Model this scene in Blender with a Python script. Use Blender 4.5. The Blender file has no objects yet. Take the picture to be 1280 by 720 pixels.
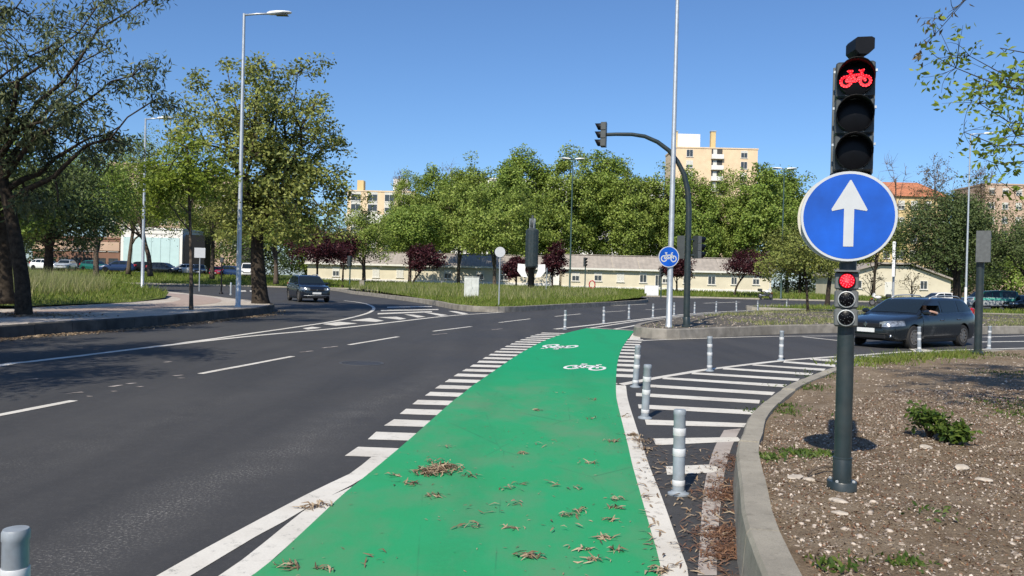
import bpy, bmesh, math, random
import numpy as np
from mathutils import Vector, Matrix
from mathutils.geometry import delaunay_2d_cdt

sc = bpy.context.scene
C = sc.collection
R = math.radians
random.seed(7)

# ------------------------------------------------------------------ camera
FPX, HC, YH, ROLL = 1020.0, 1.65, 350.0, R(1.4)
pitch = math.atan((360 - YH) / FPX)
Fv = Vector((0, math.cos(pitch), -math.sin(pitch)))
R0 = Vector((1, 0, 0))
U0 = Vector((0, math.sin(pitch), math.cos(pitch)))
Rv = R0 * math.cos(ROLL) + U0 * math.sin(ROLL)
Uv = U0 * math.cos(ROLL) - R0 * math.sin(ROLL)
cam = bpy.data.cameras.new('camera')
cam.sensor_width = 36.0
cam.lens = 36.0 * FPX / 1280.0
cam.clip_start = 0.05
cam.clip_end = 6000
camo = bpy.data.objects.new('camera', cam)
C.objects.link(camo)
M3 = Matrix((Rv, Uv, -Fv)).transposed()
camo.matrix_world = Matrix.Translation((0, 0, HC)) @ M3.to_4x4()
sc.camera = camo

# ------------------------------------------------------------------ light
SUN_EL, SUN_AZ = R(43), R(22)
w = bpy.data.worlds.new('World')
sc.world = w
w.use_nodes = True
nt = w.node_tree
nt.nodes.clear()
sky = nt.nodes.new('ShaderNodeTexSky')
sky.sky_type = 'NISHITA'
sky.sun_disc = False
sky.sun_elevation = SUN_EL
sky.sun_rotation = R(180) + SUN_AZ
sky.altitude = 50
sky.air_density = 1.0
sky.dust_density = 0.5
sky.ozone_density = 10.0
bg = nt.nodes.new('ShaderNodeBackground')
bg.inputs['Strength'].default_value = 0.112
wo = nt.nodes.new('ShaderNodeOutputWorld')
nt.links.new(sky.outputs[0], bg.inputs[0])
nt.links.new(bg.outputs[0], wo.inputs[0])
sun = bpy.data.lights.new('sun', 'SUN')
sun.energy = 4.6
sun.angle = R(0.53)
sun.color = (1.0, 0.93, 0.80)
suno = bpy.data.objects.new('sun', sun)
C.objects.link(suno)
sdir = Vector((math.sin(SUN_AZ) * math.cos(SUN_EL), math.cos(SUN_AZ) * math.cos(SUN_EL), -math.sin(SUN_EL)))
suno.rotation_euler = sdir.to_track_quat('-Z', 'Y').to_euler()
suno.location = (-10, -20, 30)
sc.view_settings.view_transform = 'Standard'
sc.view_settings.look = 'None'
sc.view_settings.exposure = 0.32
sc.view_settings.gamma = 1.0
sc.view_settings.use_curve_mapping = False
sc.render.engine = 'CYCLES'
sc.cycles.max_bounces = 6
sc.cycles.transparent_max_bounces = 6
sc.cycles.use_adaptive_sampling = True

# ------------------------------------------------------------------ layout: photograph pixel -> point in the place
def ray(px, py):
    return Fv + Rv * ((px - 640) / FPX) - Uv * ((py - 360) / FPX)
def G(px, py, z=0.0):
    d = ray(px, py)
    t = (z - HC) / d.z
    return Vector((d.x * t, d.y * t, z))
def D(px, py, Y):
    d = ray(px, py)
    t = Y / d.y
    return Vector((d.x * t, Y, HC + d.z * t))

# ------------------------------------------------------------------ materials
def newmat(name):
    m = bpy.data.materials.new(name)
    m.use_nodes = True
    n = m.node_tree.nodes
    n.clear()
    o = n.new('ShaderNodeOutputMaterial')
    b = n.new('ShaderNodeBsdfPrincipled')
    m.node_tree.links.new(b.outputs[0], o.inputs[0])
    return m, m.node_tree, b, o
def setin(b, **k):
    for key, v in k.items():
        b.inputs[key.replace('_', ' ')].default_value = v
def coords(t, kind='pos', scale=(1, 1, 1)):
    if kind == 'pos':
        g = t.nodes.new('ShaderNodeNewGeometry').outputs['Position']
    else:
        g = t.nodes.new('ShaderNodeTexCoord').outputs['Object']
    if scale != (1, 1, 1):
        mp = t.nodes.new('ShaderNodeMapping')
        mp.inputs['Scale'].default_value = scale
        t.links.new(g, mp.inputs[0])
        return mp.outputs[0]
    return g
def noise(t, v, scale, detail=4, rough=.55, dist=0):
    n = t.nodes.new('ShaderNodeTexNoise')
    n.inputs['Scale'].default_value = scale
    n.inputs['Detail'].default_value = detail
    n.inputs['Roughness'].default_value = rough
    n.inputs['Distortion'].default_value = dist
    t.links.new(v, n.inputs['Vector'])
    return n.outputs['Fac']
def voro(t, v, scale, feature='F1', out='Distance'):
    n = t.nodes.new('ShaderNodeTexVoronoi')
    n.feature = feature
    n.inputs['Scale'].default_value = scale
    t.links.new(v, n.inputs['Vector'])
    return n.outputs[out]
def ramp(t, f, stops):
    r = t.nodes.new('ShaderNodeValToRGB')
    e = r.color_ramp.elements
    while len(e) < len(stops):
        e.new(0.5)
    for i, (p, c) in enumerate(stops):
        e[i].position = p
        e[i].color = (*c, 1) if not isinstance(c, (int, float)) else (c, c, c, 1)
    t.links.new(f, r.inputs[0])
    return r.outputs[0]
def mix(t, f, a, b, mode='MIX'):
    m = t.nodes.new('ShaderNodeMix')
    m.data_type = 'RGBA'
    m.blend_type = mode
    for s, i in ((f, 0), (a, 6), (b, 7)):
        if isinstance(s, (int, float)):
            m.inputs[i].default_value = s if i == 0 else (s, s, s, 1)
        elif isinstance(s, tuple):
            m.inputs[i].default_value = (*s, 1)
        else:
            t.links.new(s, m.inputs[i])
    return m.outputs[2]
def math_(t, op, a, b=None, c=None):
    m = t.nodes.new('ShaderNodeMath')
    m.operation = op
    for i, s in enumerate((a, b, c)):
        if s is None:
            continue
        if isinstance(s, (int, float)):
            m.inputs[i].default_value = s
        else:
            t.links.new(s, m.inputs[i])
    return m.outputs[0]
def bump(t, b, h, strength=.3, dist=.01):
    n = t.nodes.new('ShaderNodeBump')
    n.inputs['Strength'].default_value = strength
    n.inputs['Distance'].default_value = dist
    t.links.new(h, n.inputs['Height'])
    t.links.new(n.outputs[0], b.inputs['Normal'])
def plain(name, col, rough=.5, metal=0, var=.12, scale=6, coat=0, bmp=0, bscale=60, spec=.5, kind='obj', dirt=None, dirtamt=.5):
    m, t, b, o = newmat(name)
    v = coords(t, kind)
    f = noise(t, v, scale, 5)
    a = tuple(c * (1 - var) for c in col)
    h = tuple(min(1, c * (1 + var)) for c in col)
    c = ramp(t, f, [(.3, a), (.7, h)])
    if dirt:
        df = ramp(t, noise(t, v, scale * .6, 6, .65), [(.45, 0.0), (.75, dirtamt)])
        c = mix(t, df, c, dirt)
    t.links.new(c, b.inputs['Base Color'])
    setin(b, Roughness=rough, Metallic=metal, Coat_Weight=coat, Specular_IOR_Level=spec)
    b.inputs['Coat Roughness'].default_value = .06
    if bmp:
        bump(t, b, noise(t, v, bscale, 4), bmp, .01)
    return m
def emis(name, col, s):
    m, t, b, o = newmat(name)
    setin(b, Base_Color=(*col, 1), Emission_Color=(*col, 1), Emission_Strength=s)
    return m
def leafmat(name, c0, c1, c2, trans=.35, rough=.55):
    m, t, b, o = newmat(name)
    g = t.nodes.new('ShaderNodeNewGeometry')
    rnd = g.outputs['Random Per Island']
    col = ramp(t, rnd, [(0, c0), (.5, c1), (1, c2)])
    big = noise(t, coords(t), .45, 2)
    col = mix(t, math_(t, 'MULTIPLY', big, .22), col, c0)
    t.links.new(col, b.inputs['Base Color'])
    setin(b, Roughness=rough, Specular_IOR_Level=.3)
    tr = t.nodes.new('ShaderNodeBsdfTranslucent')
    tc = mix(t, .5, col, c2)
    t.links.new(tc, tr.inputs[0])
    ms = t.nodes.new('ShaderNodeMixShader')
    ms.inputs[0].default_value = trans
    t.links.new(b.outputs[0], ms.inputs[1])
    t.links.new(tr.outputs[0], ms.inputs[2])
    t.links.new(ms.outputs[0], o.inputs[0])
    return m

M = {}
def asphalt(name, base=.052, band=True):
    m, t, b, o = newmat(name)
    v = coords(t)
    fine = noise(t, v, 260, 3, .7)
    mid = noise(t, v, 38, 4, .6)
    big = noise(t, v, .35, 5, .6)
    long_ = noise(t, coords(t, 'pos', (1.2, .12, 1)), 1.0, 4)
    c = ramp(t, fine, [(.30, tuple(base * k for k in (.60, .59, .60))), (.52, tuple(base * k for k in (1.0, .97, .97))), (.72, tuple(base * k for k in (1.5, 1.46, 1.44)))])
    c = mix(t, ramp(t, big, [(.35, 0.0), (.7, .34)]), c, tuple(base * k for k in (1.5, 1.46, 1.46)))
    c = mix(t, ramp(t, long_, [(.42, 0.0), (.66, .5)]), c, tuple(base * k for k in (.56, .56, .6)))
    c = mix(t, ramp(t, mid, [(.55, 0.0), (.72, .5)]), c, tuple(base * k for k in (1.9, 1.8, 1.72)))
    c = mix(t, ramp(t, noise(t, v, 75, 4, .7), [(.32, .55), (.48, 0.0)]), c, tuple(base * k for k in (.45, .45, .48)))
    c = mix(t, ramp(t, noise(t, v, 9, 5, .65), [(.5, 0.0), (.7, .3)]), c, tuple(base * k for k in (1.55, 1.48, 1.42)))
    if band:
        # pale worn chippings in the wheel track beside the cycle lane, and a looser second track
        sx = t.nodes.new('ShaderNodeSeparateXYZ')
        t.links.new(v, sx.inputs[0])
        wob = math_(t, 'MULTIPLY', math_(t, 'SUBTRACT', noise(t, v, .6, 3), .5), .5)
        def track(off, slope, wid, amt, y1):
            u = math_(t, 'SUBTRACT', sx.outputs[0], math_(t, 'MULTIPLY_ADD', sx.outputs[1], slope, off))
            u = math_(t, 'ABSOLUTE', math_(t, 'ADD', u, wob))
            k = math_(t, 'SUBTRACT', 1.0, math_(t, 'DIVIDE', u, wid))
            k = math_(t, 'MAXIMUM', k, 0.0)
            fade = math_(t, 'MINIMUM', math_(t, 'MAXIMUM', math_(t, 'DIVIDE', math_(t, 'SUBTRACT', y1, sx.outputs[1]), 6.0), 0.0), 1.0)
            return math_(t, 'MULTIPLY', math_(t, 'MULTIPLY', k, amt), fade)
        chips = ramp(t, noise(t, v, 48, 5, .8), [(.52, 0.0), (.64, .9)])
        patches = ramp(t, noise(t, v, 2.3, 4), [(.35, .25), (.65, 1.0)])
        k = math_(t, 'MULTIPLY', math_(t, 'MULTIPLY', track(-3.05, .125, .5, 1.0, 17), chips), patches)
        c = mix(t, k, c, (.36, .34, .31))
        k2 = math_(t, 'MULTIPLY', math_(t, 'MULTIPLY', track(-5.0, .125, .75, .6, 15), chips), patches)
        c = mix(t, k2, c, (.28, .265, .24))
    t.links.new(c, b.inputs['Base Color'])
    t.links.new(ramp(t, big, [(.3, .72), (.7, .9)]), b.inputs['Roughness'])
    setin(b, Specular_IOR_Level=.35)
    bump(t, b, noise(t, v, 190, 3, .7), .5, .006)
    return m
M['asphalt'] = asphalt('asphalt')
M['patch'] = asphalt('asphalt_dark', .040, False)

def paint(name, col, under, wear=.5, dirtc=None, dirt=.35):
    m, t, b, o = newmat(name)
    v = coords(t)
    n1 = noise(t, v, 7, 6, .7)
    n2 = noise(t, v, 90, 4, .7)
    n3 = noise(t, v, 1.1, 5, .6)
    c = ramp(t, n2, [(.3, tuple(k * .86 for k in col)), (.65, col)])
    if dirtc:
        c = mix(t, ramp(t, n3, [(.4, 0.0), (.7, dirt)]), c, dirtc)
    wf = math_(t, 'MULTIPLY', ramp(t, n1, [(.54, 0.0), (.70, 1.0)]), ramp(t, n2, [(.46, 0.0), (.56, 1.0)]))
    c = mix(t, math_(t, 'MULTIPLY', wf, wear), c, under)
    t.links.new(c, b.inputs['Base Color'])
    setin(b, Roughness=.72, Specular_IOR_Level=.3)
    bump(t, b, noise(t, v, 170, 3), .3, .004)
    return m
M['white'] = paint('white_road_paint', (.70, .665, .595), (.07, .07, .07), .85, (.40, .355, .295), .45)
M['white_clean'] = paint('white_symbol_paint', (.78, .78, .76), (.3, .4, .35), .2)
M['old_white'] = paint('faded_white_paint', (.46, .41, .37), (.09, .085, .08), .9, (.20, .15, .12), .55)
def green():
    m, t, b, o = newmat('green_lane_paint')
    v = coords(t)
    n2 = noise(t, v, 120, 4, .7)
    c = ramp(t, n2, [(.3, (.004, .25, .088)), (.7, (.008, .33, .122))])
    c = mix(t, ramp(t, noise(t, v, 1.3, 5), [(.35, 0.0), (.7, .3)]), c, (.006, .34, .155))
    sx = t.nodes.new('ShaderNodeSeparateXYZ')
    t.links.new(v, sx.inputs[0])
    near = math_(t, 'MINIMUM', math_(t, 'MAXIMUM', math_(t, 'DIVIDE', math_(t, 'SUBTRACT', 15.0, sx.outputs[1]), 3.5), 0.0), 1.0)
    c = mix(t, math_(t, 'MULTIPLY', near, .20), c, (.10, .33, .12))
    dust = ramp(t, noise(t, coords(t, 'pos', (1, .55, 1)), 1.15, 6, .62), [(.45, 0.0), (.70, .6)])
    c = mix(t, math_(t, 'MULTIPLY', dust, near), c, (.155, .215, .125))
    sp = ramp(t, noise(t, v, 21, 6, .8), [(.66, 0.0), (.74, .6)])
    c = mix(t, math_(t, 'MULTIPLY', sp, near), c, (.09, .13, .08))
    scuff = ramp(t, noise(t, coords(t, 'pos', (6, .9, 1)), 3.0, 5, .7), [(.56, 0.0), (.70, .5)])
    c = mix(t, scuff, c, (.055, .30, .13))
    crack = ramp(t, voro(t, coords(t, 'pos', (1, .35, 1)), 1.1, 'DISTANCE_TO_EDGE'), [(0, .55), (.006, 0.0)])
    c = mix(t, math_(t, 'MULTIPLY', crack, ramp(t, noise(t, v, .8, 3), [(.5, 0.0), (.62, 1.0)])), c, (.03, .10, .05))
    trk = t.nodes.new('ShaderNodeMath'); trk.operation = 'SINE'
    t.links.new(math_(t, 'MULTIPLY_ADD', sx.outputs[0], 4.2, math_(t, 'MULTIPLY', noise(t, v, .5, 3), 6.0)), trk.inputs[0])
    c = mix(t, math_(t, 'MULTIPLY', ramp(t, trk.outputs[0], [(.55, 0.0), (.95, .32)]), ramp(t, noise(t, v, 30, 5, .75), [(.4, .2), (.65, 1.0)])), c, (.03, .19, .075))
    t.links.new(c, b.inputs['Base Color'])
    setin(b, Roughness=.62, Specular_IOR_Level=.3)
    bump(t, b, noise(t, v, 210, 3), .35, .004)
    return m
M['green'] = green()
def soil(name, a, bcol, c3, chip, chipamt=.5):
    m, t, b, o = newmat(name)
    v = coords(t)
    c = ramp(t, noise(t, v, 3, 7, .7), [(.3, a), (.55, bcol), (.75, c3)])
    c = mix(t, ramp(t, noise(t, v, 70, 4, .7), [(.35, .55), (.65, 0.0)]), c, tuple(k * .4 for k in a))
    c = mix(t, ramp(t, noise(t, v, 45, 5, .75), [(.60, 0.0), (.68, chipamt)]), c, chip)
    t.links.new(c, b.inputs['Base Color'])
    setin(b, Roughness=.95, Specular_IOR_Level=.15)
    bump(t, b, noise(t, v, 42, 6, .75), .9, .03)
    return m
M['soil'] = soil('bare_soil', (.185, .130, .082), (.305, .230, .155), (.40, .325, .24), (.54, .46, .36))
M['soil_grey'] = soil('grey_gravelly_soil', (.10, .088, .072), (.155, .138, .115), (.20, .18, .155), (.40, .37, .33))
M['turf_soil'] = soil('turf_soil', (.075, .11, .02), (.125, .155, .035), (.18, .17, .06), (.25, .22, .11), .3)
def concrete(name, col):
    m, t, b, o = newmat(name)
    v = coords(t)
    c = ramp(t, noise(t, v, 2.2, 6, .65), [(.3, tuple(k * .72 for k in col)), (.7, tuple(k * 1.15 for k in col))])
    c = mix(t, ramp(t, noise(t, v, 110, 3, .7), [(.3, .5), (.5, 0.0)]), c, tuple(k * .5 for k in col))
    c = mix(t, ramp(t, noise(t, v, 60, 4, .7), [(.62, 0.0), (.7, .5)]), c, tuple(min(1, k * 1.7) for k in col))
    c = mix(t, ramp(t, noise(t, v, 7, 6, .7), [(.56, 0.0), (.72, .6)]), c, (.12, .105, .085))
    t.links.new(c, b.inputs['Base Color'])
    setin(b, Roughness=.9, Specular_IOR_Level=.2)
    bump(t, b, noise(t, v, 55, 6, .75), .6, .012)
    return m
M['concrete'] = concrete('kerb_concrete', (.335, .305, .25))
M['kerb_black'] = plain('shade_black_kerb', (.075, .07, .064), .9, 0, .35, 2.5, bmp=.5, bscale=40, kind='pos', dirt=(.19, .17, .145), dirtamt=.45, spec=.15)  # near-black tone puts the shade of the road-side face into the kerb colour
M['concrete_dk'] = plain('kerb_concrete_dark', (.25, .23, .20), .88, 0, .25, 3, bmp=.5, bscale=40, kind='pos', dirt=(.09, .08, .065), dirtamt=.6, spec=.2)
def paving(name, c1, c2, joint, scale):
    m, t, b, o = newmat(name)
    v = coords(t)
    e = voro(t, v, scale, 'DISTANCE_TO_EDGE')
    cc = voro(t, v, scale, 'F1', 'Color')
    bw = t.nodes.new('ShaderNodeRGBToBW')
    t.links.new(cc, bw.inputs[0])
    c = ramp(t, bw.outputs[0], [(.1, c1), (.9, c2)])
    c = mix(t, ramp(t, noise(t, v, .9, 5), [(.35, 0.0), (.7, .5)]), c, tuple(k * .62 for k in c1))
    c = mix(t, ramp(t, e, [(0, .8), (.07, 0.0)]), c, joint)
    t.links.new(c, b.inputs['Base Color'])
    setin(b, Roughness=.85)
    bump(t, b, ramp(t, e, [(0, 0.0), (.1, 1.0)]), .4, .01)
    return m
M['paving'] = paving('limestone_sett_paving', (.46, .40, .335), (.60, .53, .45), (.28, .235, .19), 9)
M['path'] = plain('pinkish_path_asphalt', (.36, .275, .23), .9, 0, .15, 4, bmp=.3, bscale=90, kind='pos')
M['terrain'] = soil('far_terrain', (.07, .085, .03), (.11, .115, .05), (.15, .14, .08), (.2, .18, .1), .3)

M['bollard'] = plain('grey_blue_plastic', (.26, .295, .33), .5, 0, .15, 12, dirt=(.18, .17, .155), dirtamt=.55)
M['band'] = plain('reflective_band', (.56, .57, .58), .4, 0, .08, 20, dirt=(.36, .34, .31), dirtamt=.55)
M['pole_dark'] = plain('dark_grey_green_paint', (.018, .029, .032), .42, .0, .25, 7, coat=.1, bmp=.08, bscale=20, dirt=(.06, .06, .055), dirtamt=.5)
M['housing'] = plain('signal_housing', (.038, .045, .046), .5, 0, .15, 8)
M['housing_grey'] = plain('weathered_signal_grey', (.10, .107, .107), .55, 0, .2, 14)
M['black'] = plain('black_plastic', (.005, .005, .006), .5, 0, .2, 10, spec=.25)
M['lens_dark'] = plain('dark_lens', (.003, .003, .004), .3, 0, .2, 10, spec=.12)
M['galv'] = plain('galvanised_steel', (.48, .50, .51), .42, .55, .12, 9)
M['galv_dull'] = plain('dull_galvanised_steel', (.42, .44, .44), .55, .25, .14, 7)
M['green_pole'] = plain('dark_green_pole_paint', (.035, .07, .062), .5, 0, .15, 5)
M['white_metal'] = plain('white_enamel', (.78, .78, .76), .35, 0, .06, 8)
M['sign_blue'] = plain('blue_reflective_sheet', (.003, .078, .43), .5, 0, .28, 3.2, spec=.3)
M['sign_white'] = plain('white_reflective_sheet', (.47, .485, .50), .5, 0, .05, 10)
M['sign_back'] = plain('sign_back_cream', (.55, .52, .44), .5, 0, .1, 8)
M['led_red'] = emis('red_led', (1.0, .006, .015), 1.1)
M['led_red_dim'] = emis('red_lamp_glow', (.55, .0, .012), .9)
M['led_white'] = emis('red_led_core', (1.0, .055, .07), 2.0)
M['rubber'] = plain('tyre_rubber', (.018, .017, .017), .85, 0, .2, 20)
M['rim'] = plain('alloy_rim', (.32, .29, .27), .35, .8, .15, 20)
M['chrome'] = plain('chrome', (.7, .7, .7), .12, 1, .03, 10)
M['bark'] = plain('bark_grey_brown', (.105, .082, .063), .95, 0, .45, 9, bmp=.9, bscale=22, kind='obj', spec=.1)
M['bark_dark'] = plain('bark_dark', (.045, .036, .028), .95, 0, .45, 9, bmp=.9, bscale=22, kind='obj', spec=.1)
M['bark_pale'] = plain('bark_pale', (.20, .175, .145), .95, 0, .4, 6, bmp=.5, bscale=18, kind='obj', spec=.1)
M['twig'] = plain('bare_twigs', (.15, .105, .08), .95, 0, .3, 6, spec=.1)
M['leaf_plane'] = leafmat('plane_leaves', (.13, .19, .034), (.235, .31, .056), (.35, .41, .10), .27)
M['leaf_plane2'] = leafmat('plane_leaves_fresh', (.125, .20, .034), (.22, .305, .055), (.315, .385, .085), .27)
M['leaf_olive'] = leafmat('olive_leaves', (.13, .165, .036), (.235, .265, .06), (.36, .37, .105), .27)
M['leaf_dark'] = leafmat('dark_evergreen_leaves', (.05, .08, .026), (.10, .14, .045), (.165, .20, .07), .22)
M['leaf_blue'] = leafmat('bluish_feathery_leaves', (.045, .07, .036), (.10, .13, .058), (.20, .22, .10), .27)
M['leaf_lime'] = leafmat('lime_leaves', (.12, .18, .018), (.21, .28, .03), (.28, .34, .055), .32)
M['leaf_plum'] = leafmat('purple_plum_leaves', (.022, .006, .010), (.055, .013, .018), (.11, .03, .034), .3)
M['leaf_brown'] = leafmat('sparse_brown_buds', (.10, .08, .04), (.16, .12, .06), (.2, .17, .07), .3)
M['grass'] = leafmat('grass_blades', (.09, .155, .014), (.175, .235, .03), (.30, .30, .09), .4)
M['grass_tall'] = leafmat('tall_seeding_grass', (.14, .19, .035), (.28, .29, .10), (.46, .41, .23), .4)
M['weed'] = leafmat('weeds', (.035, .075, .012), (.075, .125, .02), (.13, .17, .03), .3)
M['litter'] = leafmat('dry_leaves', (.12, .075, .042), (.28, .195, .12), (.50, .39, .26), .1)
M['litter_red'] = leafmat('rusty_needle_litter', (.085, .040, .020), (.17, .085, .045), (.27, .16, .10), .05)
M['pebble'] = leafmat('pale_stones', (.19, .15, .12), (.34, .28, .225), (.60, .52, .44), 0.0, .85)
def glassmat(name, col, rough=.04):
    m, t, b, o = newmat(name)
    setin(b, Base_Color=(*col, 1), Roughness=rough, Specular_IOR_Level=.42)
    return m
M['glass'] = glassmat('dark_car_glass', (.012, .018, .022))
M['window'] = glassmat('building_window_glass', (.05, .06, .07), .12)
def carpaint(name, col, rough=.2):
    return plain(name, col, rough, .0, .05, 3, coat=.45)
M['paint_navy'] = carpaint('navy_car_paint', (.007, .010, .018))
M['paint_charcoal'] = carpaint('charcoal_green_car_paint', (.009, .012, .015))
M['paint_silver'] = carpaint('silver_car_paint', (.38, .40, .41))
M['paint_white'] = carpaint('white_car_paint', (.72, .72, .70))
M['paint_red'] = carpaint('red_car_paint', (.45, .012, .03))
M['paint_black'] = carpaint('black_car_paint', (.008, .008, .009))
M['paint_blue'] = carpaint('blue_car_paint', (.012, .03, .09))
M['paint_green'] = carpaint('dark_green_car_paint', (.012, .10, .075))
M['headlight'] = plain('headlight_lens', (.26, .28, .30), .15, .5, .7, 14, coat=1)
M['lamp_on'] = emis('lit_headlamp', (.85, .92, 1.0), 3.0)
M['taillight'] = plain('tail_lamp', (.42, .008, .012), .2, 0, .1, 20, coat=1)
M['plate'] = plain('number_plate', (.66, .67, .66), .4, 0, .06, 30)
M['grille'] = plain('grille_black', (.010, .010, .011), .5, 0, .2, 40)

# ------------------------------------------------------------------ mesh helpers
class MB:
    def __init__(s):
        s.v = []
        s.f = []
    def add(s, vs, fs):
        o = len(s.v)
        s.v += [tuple(v) for v in vs]
        s.f += [tuple(i + o for i in f) for f in fs]
        return s
    def box(s, c, d, rz=0, bev=0):
        x, y, z = d[0] / 2, d[1] / 2, d[2] / 2
        if bev:
            b = min(bev, x * .9, y * .9, z * .9)
            pts = []
            for zz, k in ((-z, b), (-z + b, 0), (z - b, 0), (z, b)):
                for (sx, sy) in ((-1, -1), (1, -1), (1, 1), (-1, 1)):
                    bb = b * .6
                    if sx * sy > 0:
                        q = [(sx * (x - k), sy * (y - k - bb)), (sx * (x - k - bb), sy * (y - k))]
                    else:
                        q = [(sx * (x - k - bb), sy * (y - k)), (sx * (x - k), sy * (y - k - bb))]
                    if (sx, sy) == (-1, -1): q = [(-(x - k), -(y - k - bb)), (-(x - k - bb), -(y - k))]
                    if (sx, sy) == (1, -1): q = [((x - k - bb), -(y - k)), ((x - k), -(y - k - bb))]
                    if (sx, sy) == (1, 1): q = [((x - k), (y - k - bb)), ((x - k - bb), (y - k))]
                    if (sx, sy) == (-1, 1): q = [(-(x - k - bb), (y - k)), (-(x - k), (y - k - bb))]
                    pts += [(a, b2, zz) for a, b2 in q]
            fs = [tuple(range(7, -1, -1)), tuple(range(24, 32))]
            for l in range(3):
                for i in range(8):
                    fs.append((l * 8 + i, l * 8 + (i + 1) % 8, (l + 1) * 8 + (i + 1) % 8, (l + 1) * 8 + i))
        else:
            pts = [(a, b2, e) for e in (-z, z) for a, b2 in ((-x, -y), (x, -y), (x, y), (-x, y))]
            fs = [(3, 2, 1, 0), (4, 5, 6, 7)] + [(i, (i + 1) % 4, (i + 1) % 4 + 4, i + 4) for i in range(4)]
        cs, sn = math.cos(rz), math.sin(rz)
        return s.add([(c[0] + p[0] * cs - p[1] * sn, c[1] + p[0] * sn + p[1] * cs, c[2] + p[2]) for p in pts], fs)
    def tube(s, pts, rad, n=8, cap=True):
        pts = [Vector(p) for p in pts]
        if isinstance(rad, (int, float)):
            rad = [rad] * len(pts)
        ring = []
        nrm = None
        for i, p in enumerate(pts):
            a = pts[max(i - 1, 0)]
            b = pts[min(i + 1, len(pts) - 1)]
            t = (b - a)
            if t.length < 1e-9: t = Vector((0, 0, 1))
            t.normalize()
            if nrm is None:
                nrm = t.orthogonal().normalized()
            else:
                nrm = nrm - t * nrm.dot(t)
                nrm = nrm.normalized() if nrm.length > 1e-6 else t.orthogonal().normalized()
            bi = t.cross(nrm)
            ring.append([p + (nrm * math.cos(k * 2 * math.pi / n) + bi * math.sin(k * 2 * math.pi / n)) * rad[i] for k in range(n)])
        vs = [v for r in ring for v in r]
        fs = []
        for i in range(len(pts) - 1):
            for k in range(n):
                fs.append((i * n + k, i * n + (k + 1) % n, (i + 1) * n + (k + 1) % n, (i + 1) * n + k))
        if cap:
            fs.append(tuple(range(n - 1, -1, -1)))
            fs.append(tuple((len(pts) - 1) * n + k for k in range(n)))
        return s.add(vs, fs)
    def lathe(s, prof, n=20, c=(0, 0, 0), axis='z', cap=True):
        vs = []
        for r, z in prof:
            for k in range(n):
                a = 2 * math.pi * k / n
                if axis == 'z': p = (r * math.cos(a), r * math.sin(a), z)
                elif axis == 'y': p = (r * math.cos(a), z, r * math.sin(a))
                else: p = (z, r * math.cos(a), r * math.sin(a))
                vs.append((p[0] + c[0], p[1] + c[1], p[2] + c[2]))
        fs = []
        for i in range(len(prof) - 1):
            for k in range(n):
                fs.append((i * n + k, i * n + (k + 1) % n, (i + 1) * n + (k + 1) % n, (i + 1) * n + k))
        if cap:
            fs.append(tuple(range(n - 1, -1, -1)))
            fs.append(tuple((len(prof) - 1) * n + k for k in range(n)))
        return s.add(vs, fs)
    def prism(s, poly, a, b, plane='xy'):
        n = len(poly)
        def q(p, h):
            return (p[0], p[1], h) if plane == 'xy' else (p[0], h, p[1])
        vs = [q(p, a) for p in poly] + [q(p, b) for p in poly]
        fs = [tuple(range(n - 1, -1, -1)), tuple(range(n, 2 * n))] + [(i, (i + 1) % n, (i + 1) % n + n, i + n) for i in range(n)]
        return s.add(vs, fs)
    def build(s, name, mat, parent=None, smooth=False, loc=None, fixn=True):
        me = bpy.data.meshes.new(name)
        me.from_pydata(s.v, [], s.f)
        if fixn:
            bm = bmesh.new()
            bm.from_mesh(me)
            bmesh.ops.recalc_face_normals(bm, faces=bm.faces)
            bm.to_mesh(me)
            bm.free()
        if smooth:
            me.polygons.foreach_set('use_smooth', [True] * len(me.polygons))
            if smooth is not True:
                me.set_sharp_from_angle(angle=R(smooth))
        return link(name, me, mat, parent, loc)
def link(name, me, mat, parent=None, loc=None):
    if mat is not None:
        me.materials.clear()
        me.materials.append(M[mat] if isinstance(mat, str) else mat)
    o = bpy.data.objects.new(name, me)
    C.objects.link(o)
    if parent is not None: o.parent = parent
    if loc is not None: o.location = loc
    return o
def tag(o, label=None, cat=None, group=None, kind=None):
    if label: o['label'] = label
    if cat: o['category'] = cat
    if group: o['group'] = group
    if kind: o['kind'] = kind
    return o
def empty(name, loc, rz=0, label=None, cat=None, group=None, kind=None):
    o = bpy.data.objects.new(name, None)
    o.empty_display_size = .2
    C.objects.link(o)
    o.location = loc
    o.rotation_euler = (0, 0, rz)
    return tag(o, label, cat, group, kind)
def copy_tree(o, parent=None):
    c = o.copy()
    C.objects.link(c)
    c.parent = parent
    for ch in list(o.children):
        copy_tree(ch, c)
    return c
def np_mesh(name, V, Fq):
    me = bpy.data.meshes.new(name)
    n, k = Fq.shape
    me.vertices.add(len(V))
    me.vertices.foreach_set('co', np.ascontiguousarray(V, np.float32).ravel())
    me.loops.add(n * k)
    me.loops.foreach_set('vertex_index', np.ascontiguousarray(Fq, np.int32).ravel())
    me.polygons.add(n)
    me.polygons.foreach_set('loop_start', np.arange(0, n * k, k, dtype=np.int32))
    me.update(calc_edges=True)
    return me
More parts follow.
